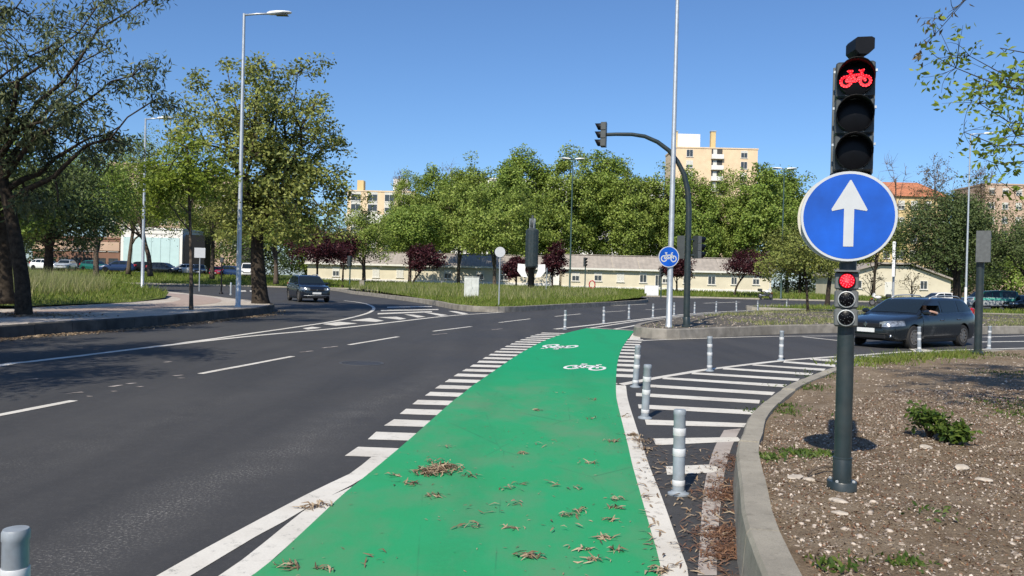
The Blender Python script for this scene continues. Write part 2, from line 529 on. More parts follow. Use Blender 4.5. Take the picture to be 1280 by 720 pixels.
def leaves_mesh(name, P, L, W, rng, up=.3, droop=0.0, fold=.25):
    n = len(P)
    t = rng.normal(size=(n, 3))
    t[:, 2] = t[:, 2] * .7 - droop
    t /= np.linalg.norm(t, axis=1, keepdims=True) + 1e-9
    nn = rng.normal(size=(n, 3)) * .7
    nn[:, 2] += up * 1.6
    if n > 200:
        c_ = P.mean(0); q_ = (P - c_) / (P.std(0) + 1e-6)
        nn += q_ / (np.linalg.norm(q_, axis=1, keepdims=True) + 1e-6) * 1.0
    b = np.cross(nn, t)
    b /= np.linalg.norm(b, axis=1, keepdims=True) + 1e-9
    nr = np.cross(t, b)
    s = rng.uniform(.65, 1.3, (n, 1))
    l, ww = L * s, W * s
    a0 = P
    a1 = P + t * l * .5 + b * ww * .5 + nr * ww * fold
    a2 = P + t * l
    a3 = P + t * l * .5 - b * ww * .5 + nr * ww * fold
    V = np.stack([a0, a1, a2, a3], 1).reshape(-1, 3)
    return np_mesh(name, V, np.arange(n * 4).reshape(n, 4))
def blades_mesh(name, P, h, wd, rng, lean=.35):
    n = len(P)
    a = rng.uniform(0, 2 * math.pi, n)
    d = np.stack([np.cos(a), np.sin(a), np.zeros(n)], 1)
    hh = h * rng.uniform(.5, 1.25, (n, 1)) if not isinstance(h, np.ndarray) else h.reshape(n, 1) * rng.uniform(.6, 1.2, (n, 1))
    ln = rng.normal(size=(n, 3)) * lean * hh
    ln[:, 2] = 0
    z = np.zeros((n, 3))
    z[:, 2] = hh[:, 0]
    V = np.stack([P - d * wd / 2, P + d * wd / 2, P + z + ln], 1).reshape(-1, 3)
    return np_mesh(name, V, np.arange(n * 3).reshape(n, 3))
def inpoly(P, poly):
    x, y = P[:, 0], P[:, 1]
    ins = np.zeros(len(P), bool)
    m = len(poly)
    for i in range(m):
        x1, y1 = poly[i][0], poly[i][1]
        x2, y2 = poly[(i + 1) % m][0], poly[(i + 1) % m][1]
        c = (y1 > y) != (y2 > y)
        with np.errstate(divide='ignore', invalid='ignore'):
            xx = (x2 - x1) * (y - y1) / (y2 - y1 + 1e-12) + x1
        ins ^= c & (x < xx)
    return ins
def surface(name, poly, zf, res, mat, parent=None, jitter=.3, rng=np.random.default_rng(3)):
    P = np.array([(p[0], p[1]) for p in poly])
    lo, hi = P.min(0), P.max(0)
    gx, gy = np.meshgrid(np.arange(lo[0], hi[0], res), np.arange(lo[1], hi[1], res))
    Q = np.stack([gx.ravel(), gy.ravel()], 1) + rng.uniform(-jitter, jitter, (gx.size, 2)) * res
    Q = Q[inpoly(Q, poly)]
    vs = [Vector((p[0], p[1])) for p in poly] + [Vector(q) for q in Q.tolist()]
    n = len(poly)
    r = delaunay_2d_cdt(vs, [(i, (i + 1) % n) for i in range(n)], [list(range(n))], 1, 1e-5)
    me = bpy.data.meshes.new(name)
    me.from_pydata([(v.x, v.y, zf(v.x, v.y)) for v in r[0]], [], r[2])
    bm = bmesh.new(); bm.from_mesh(me)
    for f in bm.faces:
        if f.normal.z < 0: f.normal_flip()
    bm.to_mesh(me); bm.free()
    me.polygons.foreach_set('use_smooth', [True] * len(me.polygons))
    return link(name, me, mat, parent)
def smooth_line(pts, step):
    """Catmull-Rom through 2-D points, resampled about every `step` metres."""
    P = [np.array(p[:2], float) for p in pts]
    P = [2 * P[0] - P[1]] + P + [2 * P[-1] - P[-2]]
    out = []
    for i in range(1, len(P) - 2):
        a, b, c, d = P[i - 1:i + 3]
        n = max(2, int(np.linalg.norm(c - b) / .08))
        for k in range(n):
            u = k / n
            out.append(.5 * (2 * b + (c - a) * u + (2 * a - 5 * b + 4 * c - d) * u * u + (3 * b - a - 3 * c + d) * u ** 3))
    out.append(P[-2])
    out = np.array(out)
    s = np.concatenate([[0], np.cumsum(np.linalg.norm(np.diff(out, axis=0), axis=1))])
    n = max(1, int(round(s[-1] / step)))
    u = np.linspace(0, s[-1], n + 1)
    return np.stack([np.interp(u, s, out[:, 0]), np.interp(u, s, out[:, 1])], 1)
def offset(line, d):
    t = np.gradient(line, axis=0)
    t /= np.linalg.norm(t, axis=1, keepdims=True)
    return line + np.stack([-t[:, 1], t[:, 0]], 1) * d
def kerb(line, wd, h, mat, stone=1.0, label=None, seed=0, gap=.012):
    """line: dense 2-D polyline of the road-side foot; stones lie to its left by wd."""
    rs = random.Random(seed)
    root = empty('kerb', (0, 0, 0), kind='structure')
    s = np.concatenate([[0], np.cumsum(np.linalg.norm(np.diff(line, axis=0), axis=1))])
    inn = offset(line, wd)
    bt = offset(line, .025)
    ch = offset(line, .045)
    n = int(s[-1] / stone)
    for i in range(n):
        a, b = i * stone + gap / 2, (i + 1) * stone - gap / 2
        us = np.linspace(a, b, 4)
        mb = MB()
        dz = rs.uniform(-.010, .010)
        rings = []
        for u in us:
            g = lambda L: (np.interp(u, s, L[:, 0]), np.interp(u, s, L[:, 1]))
            l, c2, t2, q = g(line), g(bt), g(ch), g(inn)
            rings.append([(l[0], l[1], -.05), (c2[0], c2[1], h - .025 + dz), (t2[0], t2[1], h + dz), (q[0], q[1], h + dz), (q[0], q[1], -.05)])
        vs = [p for r in rings for p in r]
        fs = []
        for k in range(3):
            for j in range(5):
                fs.append((k * 5 + j, k * 5 + (j + 1) % 5, (k + 1) * 5 + (j + 1) % 5, (k + 1) * 5 + j))
        fs.append((4, 3, 2, 1, 0)); fs.append((15, 16, 17, 18, 19))
        mb.add(vs, fs)
        mb.build('kerb_stone', mat, root)
    return root

# ------------------------------------------------------------------ ground, road and markings
def g2(pts, z=0.0):
    return [G(p[0], p[1], z) for p in pts]
mb = MB()
mb.add([(-2500, -300, -.12), (2500, -300, -.12), (2500, 4000, -.12), (-2500, 4000, -.12)], [(0, 1, 2, 3)])
tag(mb.build('ground', 'terrain'), kind='structure')
mb = MB()
mb.add([(-130, -30, 0), (110, -30, 0), (110, 125, 0), (-130, 125, 0)], [(0, 1, 2, 3)])
road = tag(mb.build('road', 'asphalt'), kind='structure')
ZP = .004
def flat(name, poly, mat='white', z=ZP, parent=road):
    m = MB()
    m.add([(p[0], p[1], z) for p in poly], [tuple(range(len(poly)))])
    o = m.build(name, mat, parent, fixn=False)
    if o.data.polygons[0].normal.z < 0:
        o.data.flip_normals()
    return o
def strip(name, line, wd, mat='white', z=ZP, parent=road, step=.6, wob=.0):
    l = smooth_line(line, step)
    a, b = offset(l, wd / 2), offset(l, -wd / 2)
    if wob:
        rr = np.random.default_rng(len(l))
        a += rr.normal(size=a.shape) * wob
        b += rr.normal(size=b.shape) * wob
    m = MB()
    n = len(l)
    m.add([(p[0], p[1], z) for p in a] + [(p[0], p[1], z) for p in b], [(i, i + n, i + n + 1, i + 1) for i in range(n - 1)])
    o = m.build(name, mat, parent, fixn=False)
    if o.data.polygons[0].normal.z < 0:
        o.data.flip_normals()
    return o
def between(name, A, B, mat='white', z=ZP, parent=road, step=.35):
    la, lb = smooth_line(A, step), smooth_line(B, step)
    n = max(len(la), len(lb))
    def rs(l):
        u = np.linspace(0, 1, n); s = np.linspace(0, 1, len(l))
        return np.stack([np.interp(u, s, l[:, 0]), np.interp(u, s, l[:, 1])], 1)
    la, lb = rs(la), rs(lb)
    m = MB()
    m.add([(p[0], p[1], z) for p in la] + [(p[0], p[1], z) for p in lb], [(i, i + n, i + n + 1, i + 1) for i in range(n - 1)])
    o = m.build(name, mat, parent, fixn=False)
    if o.data.polygons[0].normal.z < 0:
        o.data.flip_normals()
    return o

# green cycle lane
LE_px = [(316, 720), (355, 687.5), (405, 641), (430, 617.5), (455, 597.5), (485, 572.5), (500.6, 559.4), (522.2, 540.6), (540, 524.7), (555.4, 511), (568.5, 499.7),
         (580.3, 491), (590, 482.9), (608, 470.6), (626.9, 457.5), (641.9, 447.2), (660.6, 436), (679.4, 426.6), (696.2, 420.2), (711.2, 415.6), (733, 410.4)]
RE_px = [(826, 720), (815, 670), (802.5, 625), (790, 580), (785, 557.5), (776.2, 522.5), (771.2, 502.5), (770, 490), (770, 478.7), (770.4, 468), (772.2, 451.9), (776.9, 436.9), (784.4, 424.7), (792.8, 413.8)]
LE = smooth_line([Vector((-1.75, 3.0, 0))] + g2(LE_px), .3)
RE = smooth_line([Vector((.56, 3.0, 0))] + g2(RE_px), .3)
poly = [tuple(p) for p in LE] + [tuple(p) for p in RE[::-1]]
lane = tag(surface('cycle_lane', poly, lambda x, y: .006, 1.2, 'green'), kind='structure')

# crossing blocks: regular blocks along both sides of the lane
def blocks(line, y0, y1, pitch_, length, wd, side, skew=0.0):
    s = np.concatenate([[0], np.cumsum(np.linalg.norm(np.diff(line, axis=0), axis=1))])
    y = y0
    sy = line[:, 1]
    k = 0
    while y < y1:
        q = []
        for yy in (y, y + length):
            x = np.interp(yy, sy, line[:, 0])
            ww = wd(yy) if callable(wd) else wd
            q.append(((x, yy + 0.0), (x + side * ww, yy + skew)))
        r = random.Random(k)
        j = lambda p: (p[0] + r.uniform(-.012, .012), p[1] + r.uniform(-.012, .012))
        flat('crossing_block', [q[0][0], q[1][0], j(q[1][1]), j(q[0][1])])
        y += pitch_
        k += 1
blocks(LE, 7.44, 25.6, .785, .40, lambda y: .40 + .02 * (y - 7.4) if y < 14 else .53 + .018 * (y - 14), -1, .02)
blocks(RE, 14.25, 24.0, .92, .46, lambda y: .32 + .012 * (y - 14), 1, -.05)
# lines along the lane
between('edge_line', [Vector((-2.1, 3.1, 0))] + g2([(196.5, 720), (300, 662.5), (395, 612.5), (437.5, 592.5), (465, 571)]),
        [Vector((-1.98, 3.1, 0))] + g2([(238.7, 720), (320, 671), (365, 647), (386, 634), (405, 641), (485, 572)][:4] + [(455, 598), (485.5, 572.4)]))
between('edge_line', [Vector((-1.88, 3.1, 0))] + g2([(276, 720), (330, 679), (380, 638.5), (400, 626)]),
        [Vector((-1.74, 3.1, 0))] + g2([(316, 720), (355, 687.5), (405, 641), (440, 609)]), z=ZP + .0012)
between('edge_line', [Vector((.57, 3.1, 0))] + g2([(826, 720), (815, 670), (802.5, 625), (790, 580), (785, 557.5), (776.2, 522.5), (770.2, 495), (770, 479)]),
        [Vector((.74, 3.1, 0))] + g2([(861, 720), (847.5, 680), (827.5, 622.5), (810.5, 580), (805, 562.5), (795, 532.5), (785, 500), (782.5, 482.5)]))
flat('edge_line', g2([(788, 421), (793, 414.2), (800, 420), (800.5, 424), (785.5, 425.3)]), z=ZP + .001)
strip('edge_line', g2([(773, 481.5), (783, 479.5), (812.5, 474), (850, 467.5), (885, 462), (977.5, 451), (1043.7, 446), (1065, 444.8), (1135, 439.8), (1214, 437.2), (1290, 435)]), .17, wob=.008)
flat('edge_line', g2([(1133, 435), (1172, 438.3), (1180, 441.5), (1146, 440.2)]), z=ZP + .001)
strip('edge_line', g2([(733, 410.2), (767, 411.8), (793, 413.2)]), .16, z=.010, parent=lane)
# hatching before the kerb
hs = [[(1012.5, 448.2), (1045, 449.2), (1047, 453.2), (1012.5, 449.8)], [(980, 451.6), (1044, 456), (1044, 459), (979, 453.4)],
      [(942, 455.6), (1032, 461.2), (1030, 463.8), (940, 457)], [(905, 459.8), (1017, 466.8), (1014, 469.4), (903, 461.8)],
      [(866, 465.6), (1000, 473.5), (997, 476.4), (864, 467.8)], [(830, 471.7), (984, 481), (979, 484.3), (827.5, 474)],
      [(813.5, 481), (969, 490.4), (965, 494.4), (812, 484.2)], [(795, 491.4), (950, 500.4), (949, 504.8), (795, 495.4)],
      [(797.5, 505.8), (944, 513.4), (941, 518.6), (798.5, 510.8)], [(806, 524.8), (933, 529.4), (930, 534.4), (808, 531.4)],
      [(816, 548.6), (922, 546.8), (927, 552), (820, 557)], [(832, 583.6), (887, 581.2), (904, 587), (890, 591.4), (834, 594)],
      [(1064, 447.6), (1098, 450), (1094, 452.6), (1062, 449)], [(1083, 444.4), (1113, 446.6), (1108, 448.6), (1080, 445.8)]]
for h in hs:
    flat('hatch_stripe', g2(h), z=ZP + .0006)
between('old_edge_line', g2([(872, 720), (874, 690), (876, 660), (879, 620), (884, 590), (893, 560), (905, 538)]),
        g2([(896, 720), (896, 690), (898, 660), (902, 620), (906, 590), (915, 558), (926, 536)]), 'old_white', z=ZP)
# far side lines at the island and around the turn
strip('edge_line', g2([(800, 426), (830, 424.6), (885, 422.8), (965, 420.6), (1044, 420), (1100, 420)]), .14)
strip('edge_line', g2([(1003, 421), (1025, 423.3), (1060, 427), (1100, 430)]), .16, z=ZP + .0006)
strip('edge_line', g2([(1200, 421.5), (1235, 421.2), (1290, 419.5)]), .14)
strip('edge_line', g2([(1225, 427.6), (1290, 426.6)]), .2)
# three lines of the asphalt cycle lane beyond the green
strip('edge_line', g2([(694, 411.5), (755, 404.6), (815, 397.6), (865, 392.2), (921, 388.8), (965, 387.2), (1010, 386)]), .2)
strip('edge_line', g2([(738, 410.2), (787, 402.8), (827, 397.6), (868, 393.4), (900, 391)]), .15, z=ZP + .0006)
strip('edge_line', g2([(768, 411.6), (793, 407), (803, 404.6)]), .15)
# long line of the carriageway and the splitter
strip('edge_line', [Vector((-8.2, 7.5, 0))] + g2([(0, 457), (25, 453.7), (95, 445.5), (150, 438.7), (215, 431), (320, 419.6), (443.7, 408.2), (556, 395.4), (612, 391.4), (680, 387), (740, 383.4), (808, 380.2)]), .19, wob=.006)
strip('edge_line', g2([(222, 429.6), (270, 423.2), (300, 418.9), (362.5, 410), (415.6, 402), (450, 394.4), (464, 389.3), (467, 384.4), (458, 380), (444, 377.4), (430, 375.8)]), .16, z=ZP + .0006)
for q in [[(378, 410.5), (390, 408.6), (402, 409.8), (385, 412)], [(403, 405.2), (424, 402.2), (447, 404.4), (420, 407.2)], [(438, 400.8), (462, 397.6), (480, 401), (470, 402.4)],
          [(472, 396.6), (496, 396), (508, 398.6), (500, 399.6)], [(505, 393), (517, 393.4), (532, 396), (522, 397)], [(530, 390.6), (540, 391), (560, 394), (551, 395)],
          [(560, 388.8), (570, 389.2), (586, 392.2), (578, 393)], [(472, 391.5), (540, 389), (540, 390.2), (472, 393)], [(476, 387.6), (548, 386.4), (548, 387.4), (476, 388.9)], [(484, 383.6), (540, 382.6), (540, 383.5), (484, 384.7)]]:
    flat('hatch_stripe', g2(q))
for a, b in [((-60, 530.5), (92.5, 501)), ((250, 467.4), (366, 445.5)), ((436, 431.2), (497.5, 421)), ((541, 414.2), (589, 408.2)), ((624, 403.2), (663, 398.6)), ((694, 395.6), (726, 392.4)), ((754, 390.3), (782, 388.5)), ((807, 387.2), (840, 385.8))]:
    strip('lane_dash', g2([a, b]), .125, wob=.004)
for a, b in [((81, 492.5), (104, 490.3)), ((137, 483.6), (152, 481.4)), ((158, 480), (170, 478.8)), ((171, 483.8), (179, 483)), ((216, 470), (229, 468.8)), ((107, 495.6), (117, 495.4)), ((138, 489.4), (147, 489)), ((26, 474.6), (48, 473.6)), ((222, 472.8), (231, 472.4)), ((205, 453), (214, 452)), ((376, 440.4), (392, 438.8)), ((404, 435), (422, 433)), ((540, 418.6), (560, 416.8)), ((615, 412.4), (628, 411))]:
    strip('worn_paint_scrap', g2([a, b]), .07, 'old_white', wob=.015, step=.15)
# crossing paint on the far roads
for x in (300, 312, 324, 372, 384):
    flat('crossing_block', g2([(x, 363.2), (x + 7, 363), (x + 8, 364.4), (x + .5, 364.6)]))
strip('lane_dash', g2([(860, 373), (905, 371.6)]), .3)
strip('lane_dash', g2([(880, 379), (925, 377.6)]), .3)

# bicycle symbol, shared by road, sign and lamp
def ring2(cx, cy, r, wd, n=20):
    o = [(cx + r * math.cos(2 * math.pi * k / n), cy + r * math.sin(2 * math.pi * k / n)) for k in range(n)]
    i = [(cx + (r - wd) * math.cos(2 * math.pi * k / n), cy + (r - wd) * math.sin(2 * math.pi * k / n)) for k in range(n)]
    return o + i, [(k, (k + 1) % n, (k + 1) % n + n, k + n) for k in range(n)]
def bar2(a, b, wd):
    a, b = Vector(a), Vector(b)
    d = (b - a).normalized()
    nn = Vector((-d.y, d.x)) * wd / 2
    return [tuple(a + nn), tuple(a - nn), tuple(b - nn), tuple(b + nn)], [(0, 1, 2, 3)]
def bicycle2(wd=.055):
    """unit bicycle about 1 wide, 0.6 tall, origin at the centre; 2-D verts and faces"""
    V, F = [], []
    def put(q):
        o = len(V)
        V.extend(q[0])
        F.extend(tuple(i + o for i in f) for f in q[1])
    put(ring2(-.3, -.1, .2, wd)); put(ring2(.3, -.1, .2, wd))
    for a, b in [((-.3, -.1), (-.16, .15)), ((-.16, .15), (.02, -.1)), ((.02, -.1), (-.3, -.1)), ((-.13, .1), (.17, .12)), ((.17, .12), (.02, -.1)), ((.3, -.1), (.15, .24)), ((.15, .24), (.25, .26)), ((-.16, .15), (-.18, .23)), ((-.25, .24), (-.10, .24))]:
        put(bar2(a, b, wd * .95))
    return V, F
BV, BF = bicycle2()
def road_bike(px, py, ang, sx, sy, wd, flip):
    V, F = bicycle2(wd)
    c = G(px, py)
    o = MB()
    cs, sn = math.cos(ang), math.sin(ang)
    P = [(v[0] * sx * flip, v[1] * sy * flip) for v in V]
    o.add([(c.x + p[0] * cs - p[1] * sn, c.y + p[0] * sn + p[1] * cs, .010) for p in P], F)
    ob = o.build('bicycle_symbol', 'white_clean', lane, fixn=False)
    ob.data.update()
    if ob.data.polygons[0].normal.z < 0: ob.data.flip_normals()
road_bike(733.5, 459, R(-16), .80, 2.0, .07, 1)
road_bike(697, 434, R(-20), .84, 2.6, .08, -1)
# manhole on the carriageway
c = G(452, 454)
mh = empty('manhole_cover', (c.x, c.y, 0), label='round iron manhole cover sunk in the asphalt left of the cycle lane', cat='manhole cover')
MB().lathe([(.36, -.01), (.36, .004), (.30, .006), (.30, .003), (.0, .003)], 28).build('cover', plain('worn_iron', (.055, .053, .054), .6, .3, .2, 20), mh, 40)
MB().lathe([(.43, -.01), (.43, .005), (.37, .005), (.37, -.01)], 28).build('frame', plain('iron_rim', (.085, .083, .082), .6, .3, .2, 20), mh, 40)

# ------------------------------------------------------------------ islands, pavements, kerbs
KH = .30
rngI = np.random.default_rng(11)
def n2(x, y, s):
    return math.sin(x * s + 1.3) * math.cos(y * s * .9 + .4) * .5 + math.sin((x + y) * s * 2.1) * .25 + math.sin((x * .7 - y * 1.3) * s * 3.7) * .15
# near island on the right
near_pts = [(11.2, 1.0), (1.0, 1.2), (.98, 2.2), (1.12, 3.4), (1.33, 4.64), (1.47, 5.2), (1.66, 5.95), (1.90, 6.87), (2.13, 7.5), (2.56, 8.7), (3.36, 10.4), (4.2, 11.9), (5.5, 13.9), (7.1, 15.9), (8.6, 17.3), (10.6, 18.6), (13, 19.8), (17, 21.2)]
nk = smooth_line(near_pts[1:], .15)[::-1]
kerb(nk, .20, KH, 'concrete', 1.35, seed=1, gap=.012)
soil_line = offset(nk, .17)
NR = [tuple(p) for p in soil_line] + [(1.2, .6), (20, .6), (20, 21.6)]
def z_near(x, y):
    return KH - .045 + .035 * n2(x, y, 1.7) + .012 * n2(x, y, 6) + .05 * min(1, max(0, (x - 3) / 6))
near_soil = tag(surface('soil_island', NR, z_near, .22, 'soil'), kind='structure')
# far island with the lamp post and the signal mast
fr_pts = [(60, 54), (45, 52), (28, 50.5), (19, 50), (13.7, 45), (9.9, 39), (6.4, 32.6), (4.6, 28.4), (3.95, 26.3), (3.85, 25.2), (4.2, 24.35), (4.9, 24.35), (5.9, 25.2), (8.9, 27.9), (11.7, 29.9), (14.5, 30.9), (17.6, 31.4), (20.5, 32.6), (30, 36), (60, 44)]
fk = smooth_line(fr_pts, .25)
kerb(fk, .22, KH, 'concrete_dk', 1.4, seed=2)
FR = [tuple(p) for p in offset(fk, .18)]
def z_far(x, y):
    return KH - .03 + .03 * n2(x, y, 1.1)
far_soil = tag(surface('gravel_island', FR, z_far, .9, 'soil_grey'), kind='structure')
# grass island in the middle
cg_pts = [(-22, 95), (-18.6, 87), (-15, 76), (-11.2, 66.8), (-5.9, 53), (-2.7, 42.6), (-1.4, 41.2), (0, 42), (2.9, 48.4), (6.2, 55.5), (10.4, 66), (12.2, 73), (12.2, 80), (10, 86), (5, 91), (0, 94)]
ck = smooth_line(cg_pts, .3)
kerb(ck, .22, KH * .95, 'concrete_dk', 1.4, seed=3)
CG = [tuple(p) for p in offset(ck, .18)]
def sst(a, b, v):
    v = min(1, max(0, (v - a) / (b - a)))
    return v * v * (3 - 2 * v)
def z_mid(x, y):
    e = sst(44, 88, y)
    return KH - .05 + .45 * e + .05 * n2(x, y, .5)
mid_turf = tag(surface('grass_island', CG, z_mid, 1.3, 'turf_soil'), kind='structure')
# pavement on the left
lk_pts = [(-12.9, 2), (-12.5, 10), (-11.85, 18.6), (-10.95, 22.6), (-10.5, 26), (-10.1, 31), (-10.2, 34.5), (-10.9, 37.5), (-12.4, 40.5), (-15.2, 44.5), (-19, 50), (-24, 56.5), (-29, 60.5), (-36, 62.5), (-60, 63.5), (-110, 64)]
lk = smooth_line(lk_pts, .3)
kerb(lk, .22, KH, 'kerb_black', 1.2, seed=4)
LP = [tuple(p) for p in offset(lk, .18)] + [(-110, 2)]
def z_left(x, y):
    return KH - .01
pave = tag(surface('pavement', LP, z_left, 3.0, 'paving'), kind='structure')
path_line = [(-16.4, 4), (-15.5, 14), (-14.6, 24), (-13.9, 32), (-14.6, 38), (-17.2, 44.2), (-21.8, 50.2), (-29, 55), (-60, 57.6)]
strip('cycle_path', path_line, 1.9, 'path', KH - .004, parent=pave, step=1.0)
lg_pts = [(-19.5, 6), (-17.8, 16), (-17, 24), (-16.5, 30), (-16.3, 35), (-17, 40), (-18.9, 45), (-23.5, 49.8), (-31, 52.8), (-60, 54.5), (-110, 54), (-110, 6)]
def z_lg(x, y):
    e = sst(0, 9, -15.5 - x)
    return KH + .02 + .55 * e + .05 * n2(x, y, .6)
left_turf = tag(surface('grass_bank', lg_pts, z_lg, 1.5, 'turf_soil'), kind='structure')
# verge behind the far roads, rising to the low buildings
def zb(x):
    return float(np.interp(x, [-130, -60, -25, 0, 40, 60, 110], [1.5, 1.4, .85, .65, .5, .3, .3]))
def vf(x):
    return float(np.interp(x, [-130, -60, 60, 130], [104, 104, 99, 96]))
VB = [(x, vf(x)) for x in range(-130, 131, 10)] + [(130, 420), (-130, 420)]
def z_v(x, y):
    return .15 + (zb(x) - .15) * sst(1, 14, y - vf(x))
tag(surface('back_verge', VB, z_v, 6, 'turf_soil'), kind='structure')
kerb(smooth_line([(x, vf(x) - .1) for x in range(-70, 91, 10)], 1.0), .3, .16, 'concrete', 1.9, seed=5)
# right-hand strip between the far island and the far road
RS = [(17, 57.5), (20, 54.5), (60, 58), (90, 62), (90, 68), (60, 66), (24, 64)]
kerb(smooth_line([(90, 68), (60, 66.2), (24, 64.2), (18, 61), (17.2, 58), (20, 54.6), (60, 58), (90, 62)], .5), .2, .2, 'concrete', 1.6, seed=6)
tag(surface('grass_strip', RS, lambda x, y: .19, 3, 'turf_soil'), kind='structure')

# ------------------------------------------------------------------ bollards
def make_bollard():
    root = empty('flexible_bollard', (0, 0, 0))
    MB().lathe([(.085, 0), (.085, .012), (.06, .022), (.055, .03)], 18).build('base', 'bollard', root, 40)
    MB().lathe([(.047, .02), (.047, .30), (.046, .62), (.049, .625), (.049, .655), (.044, .665), (.0, .666)], 18).build('post', 'bollard', root, 40)
    for z0, z1 in ((.07, .115), (.30, .36), (.46, .52)):
        MB().lathe([(.0485, z0), (.0505, z0 + .003), (.0505, z1 - .003), (.0485, z1)], 18).build('reflective_band', 'band', root, 40)
    return root
bol0 = make_bollard()
BG = 'flexible bollards along the lane edges'
bl = [((848, 618), 'grey banded flexible bollard nearest the tall kerb, beside the dirty white stripe'),
      ((806, 523), 'leaning grey flexible bollard at the corner of the white hatching beside the green lane'),
      ((794, 484), 'grey flexible bollard in front of the white blocks at the right of the green lane'),
      ((887, 464), 'grey flexible bollard halfway along the line above the white hatching'),
      ((976, 450.5), 'grey flexible bollard on the hatching line in front of the low concrete island kerb'),
      ((1065, 446.5), 'pale flexible bollard half hidden behind the dark signal pole'),
      ((1149, 439.5), 'pale flexible bollard standing in front of the dark estate car door'),
      ((1236, 436), 'pale flexible bollard right of the thin signal mast at the island edge'),
      ((706, 412), 'first flexible bollard of the far row, at the top corner of the green lane'),
      ((754.5, 404), 'second flexible bollard of the far row beyond the green lane'),
      ((786, 399), 'third flexible bollard of the far row beyond the green lane'),
      ((816, 396.8), 'fourth flexible bollard of the far row, just left of the tall lamp post'),
      ((842.5, 394.2), 'far-row flexible bollard between the tall lamp post and the curved signal mast'),
      ((868, 392.4), 'far-row flexible bollard just right of the curved signal mast'),
      ((895, 390.4), 'second far-row flexible bollard right of the curved signal mast'),
      ((920.5, 389.3), 'third far-row flexible bollard right of the curved signal mast'),
      ((947, 388.3), 'fourth far-row flexible bollard right of the curved signal mast'),
      ((983, 387.2), 'last flexible bollard of the far row, beside the young tree')]
for i, (p, lab) in enumerate(bl):
    o = bol0 if i == 0 else copy_tree(bol0)
    g = G(*p)
    o.location = (g.x, g.y, 0)
    rr = random.Random(i)
    o.rotation_euler = (R(rr.uniform(-2, 2)), R(rr.uniform(-1.5, 2)) + (R(3) if i == 1 else 0), rr.uniform(0, 6))
    tag(o, lab, 'bollard', BG)
o = copy_tree(bol0)
g = G(20, 664, .655)
o.location = (g.x, g.y, 0)
o.rotation_euler = (0, 0, 1)
tag(o, 'grey flexible bollard cut off by the bottom corner of the picture, left of everything', 'bollard', BG)

# ------------------------------------------------------------------ traffic signals
def visor_mesh(r, length, n=18, cut=.18, th=.004):
    """tunnel visor pointing to -y, open underneath by `cut` of the turn"""
    mb = MB()
    a0, a1 = -math.pi / 2 + math.pi * cut, 3 * math.pi / 2 - math.pi * cut
    vs = []
    for k in range(n + 1):
        a = a0 + (a1 - a0) * k / n
        ln = length * (.45 + .55 * (.5 + .5 * math.sin(a)))
        for rr in (r, r - th):
            vs += [(rr * math.cos(a), 0, rr * math.sin(a)), (rr * math.cos(a), -ln, rr * math.sin(a))]
    fs = []
    for k in range(n):
        o = k * 4
        fs += [(o, o + 1, o + 5, o + 4), (o + 3, o + 2, o + 6, o + 7), (o + 1, o + 3, o + 7, o + 5)]
    return mb.add(vs, fs)
def signal_head(root, at, sec, n, r, depth=.2, wd=None, house='housing', vis=True, rz=0, leds=(), vlen=.2):
    wd = wd or sec * .98
    h = empty('signal_head', at, rz)
    h.parent = root
    for k in range(n):
        zc = (n / 2 - k - .5) * sec
        MB().box((0, depth / 2, zc), (wd, depth, sec * .985), bev=.012).build('housing_section', house, h, 35)
        MB().lathe([(r, -.001), (r, -.010), (r * .6, -.018), (0, -.021)], 24, (0, -.002, zc), 'y').build('lens', 'lens_dark', h, 50)
        if vis:
            o = visor_mesh(r * 1.06, vlen).build('visor', 'black', h, True)
            o.location = (0, -.002, zc)
    return h
# --- main signal on the near island
gb = G(1052, 612, .27)
sig = empty('bicycle_signal', (gb.x, gb.y, z_near(gb.x, gb.y) - .01), label='dark bicycle traffic signal on a thick pole with a lit red bicycle', cat='traffic signal')
z0 = sig.location.z
S = gb.y / FPX            # metres per pixel at the pole
def hz(py, px=1060):      # height above the pole foot of a picture row at the pole
    return D(px, py, gb.y).z - z0
MB().lathe([(.098, -.03), (.098, .062), (.094, .068), (.070, .069)], 24).build('base_flange', 'pole_dark', sig, 40)
MB().lathe([(.062, .05), (.062, .225), (.060, .229)], 24).build('base_collar', 'pole_dark', sig, 40)
MB().lathe([(.0635, .22), (.0635, .228), (.056, .234), (.0545, hz(214) - .05), (.054, hz(212))], 24).build('pole', 'pole_dark', sig, 40)
for a in range(4):
    MB().lathe([(.011, 0), (.011, .014), (.006, .018)], 6, (.081 * math.cos(a * 1.57 + .8), .081 * math.sin(a * 1.57 + .8), .064)).build('bolt', 'galv_dull', sig)
head_h = hz(80) - hz(216)
hd = signal_head(sig, (-.02, -.085, (hz(80) + hz(216)) / 2), head_h / 3, 3, .112, .15, .245, rz=R(-19), vlen=.13)
sec = head_h / 3
for k in range(3):
    for sx in (-.131, .131):
        MB().box((sx, .03, (1 - k) * sec + .06), (.012, .02, .016)).build('latch', 'galv', hd)
# back frame strip behind the housing
MB().box((0, .155, 0), (.272, .012, head_h * 1.0), bev=.004).build('back_plate', 'housing_grey', hd)
MB().box((.0, .0, hz(216) - .012), (.24, .12, .024), bev=.006).build('bottom_bracket', 'black', sig)
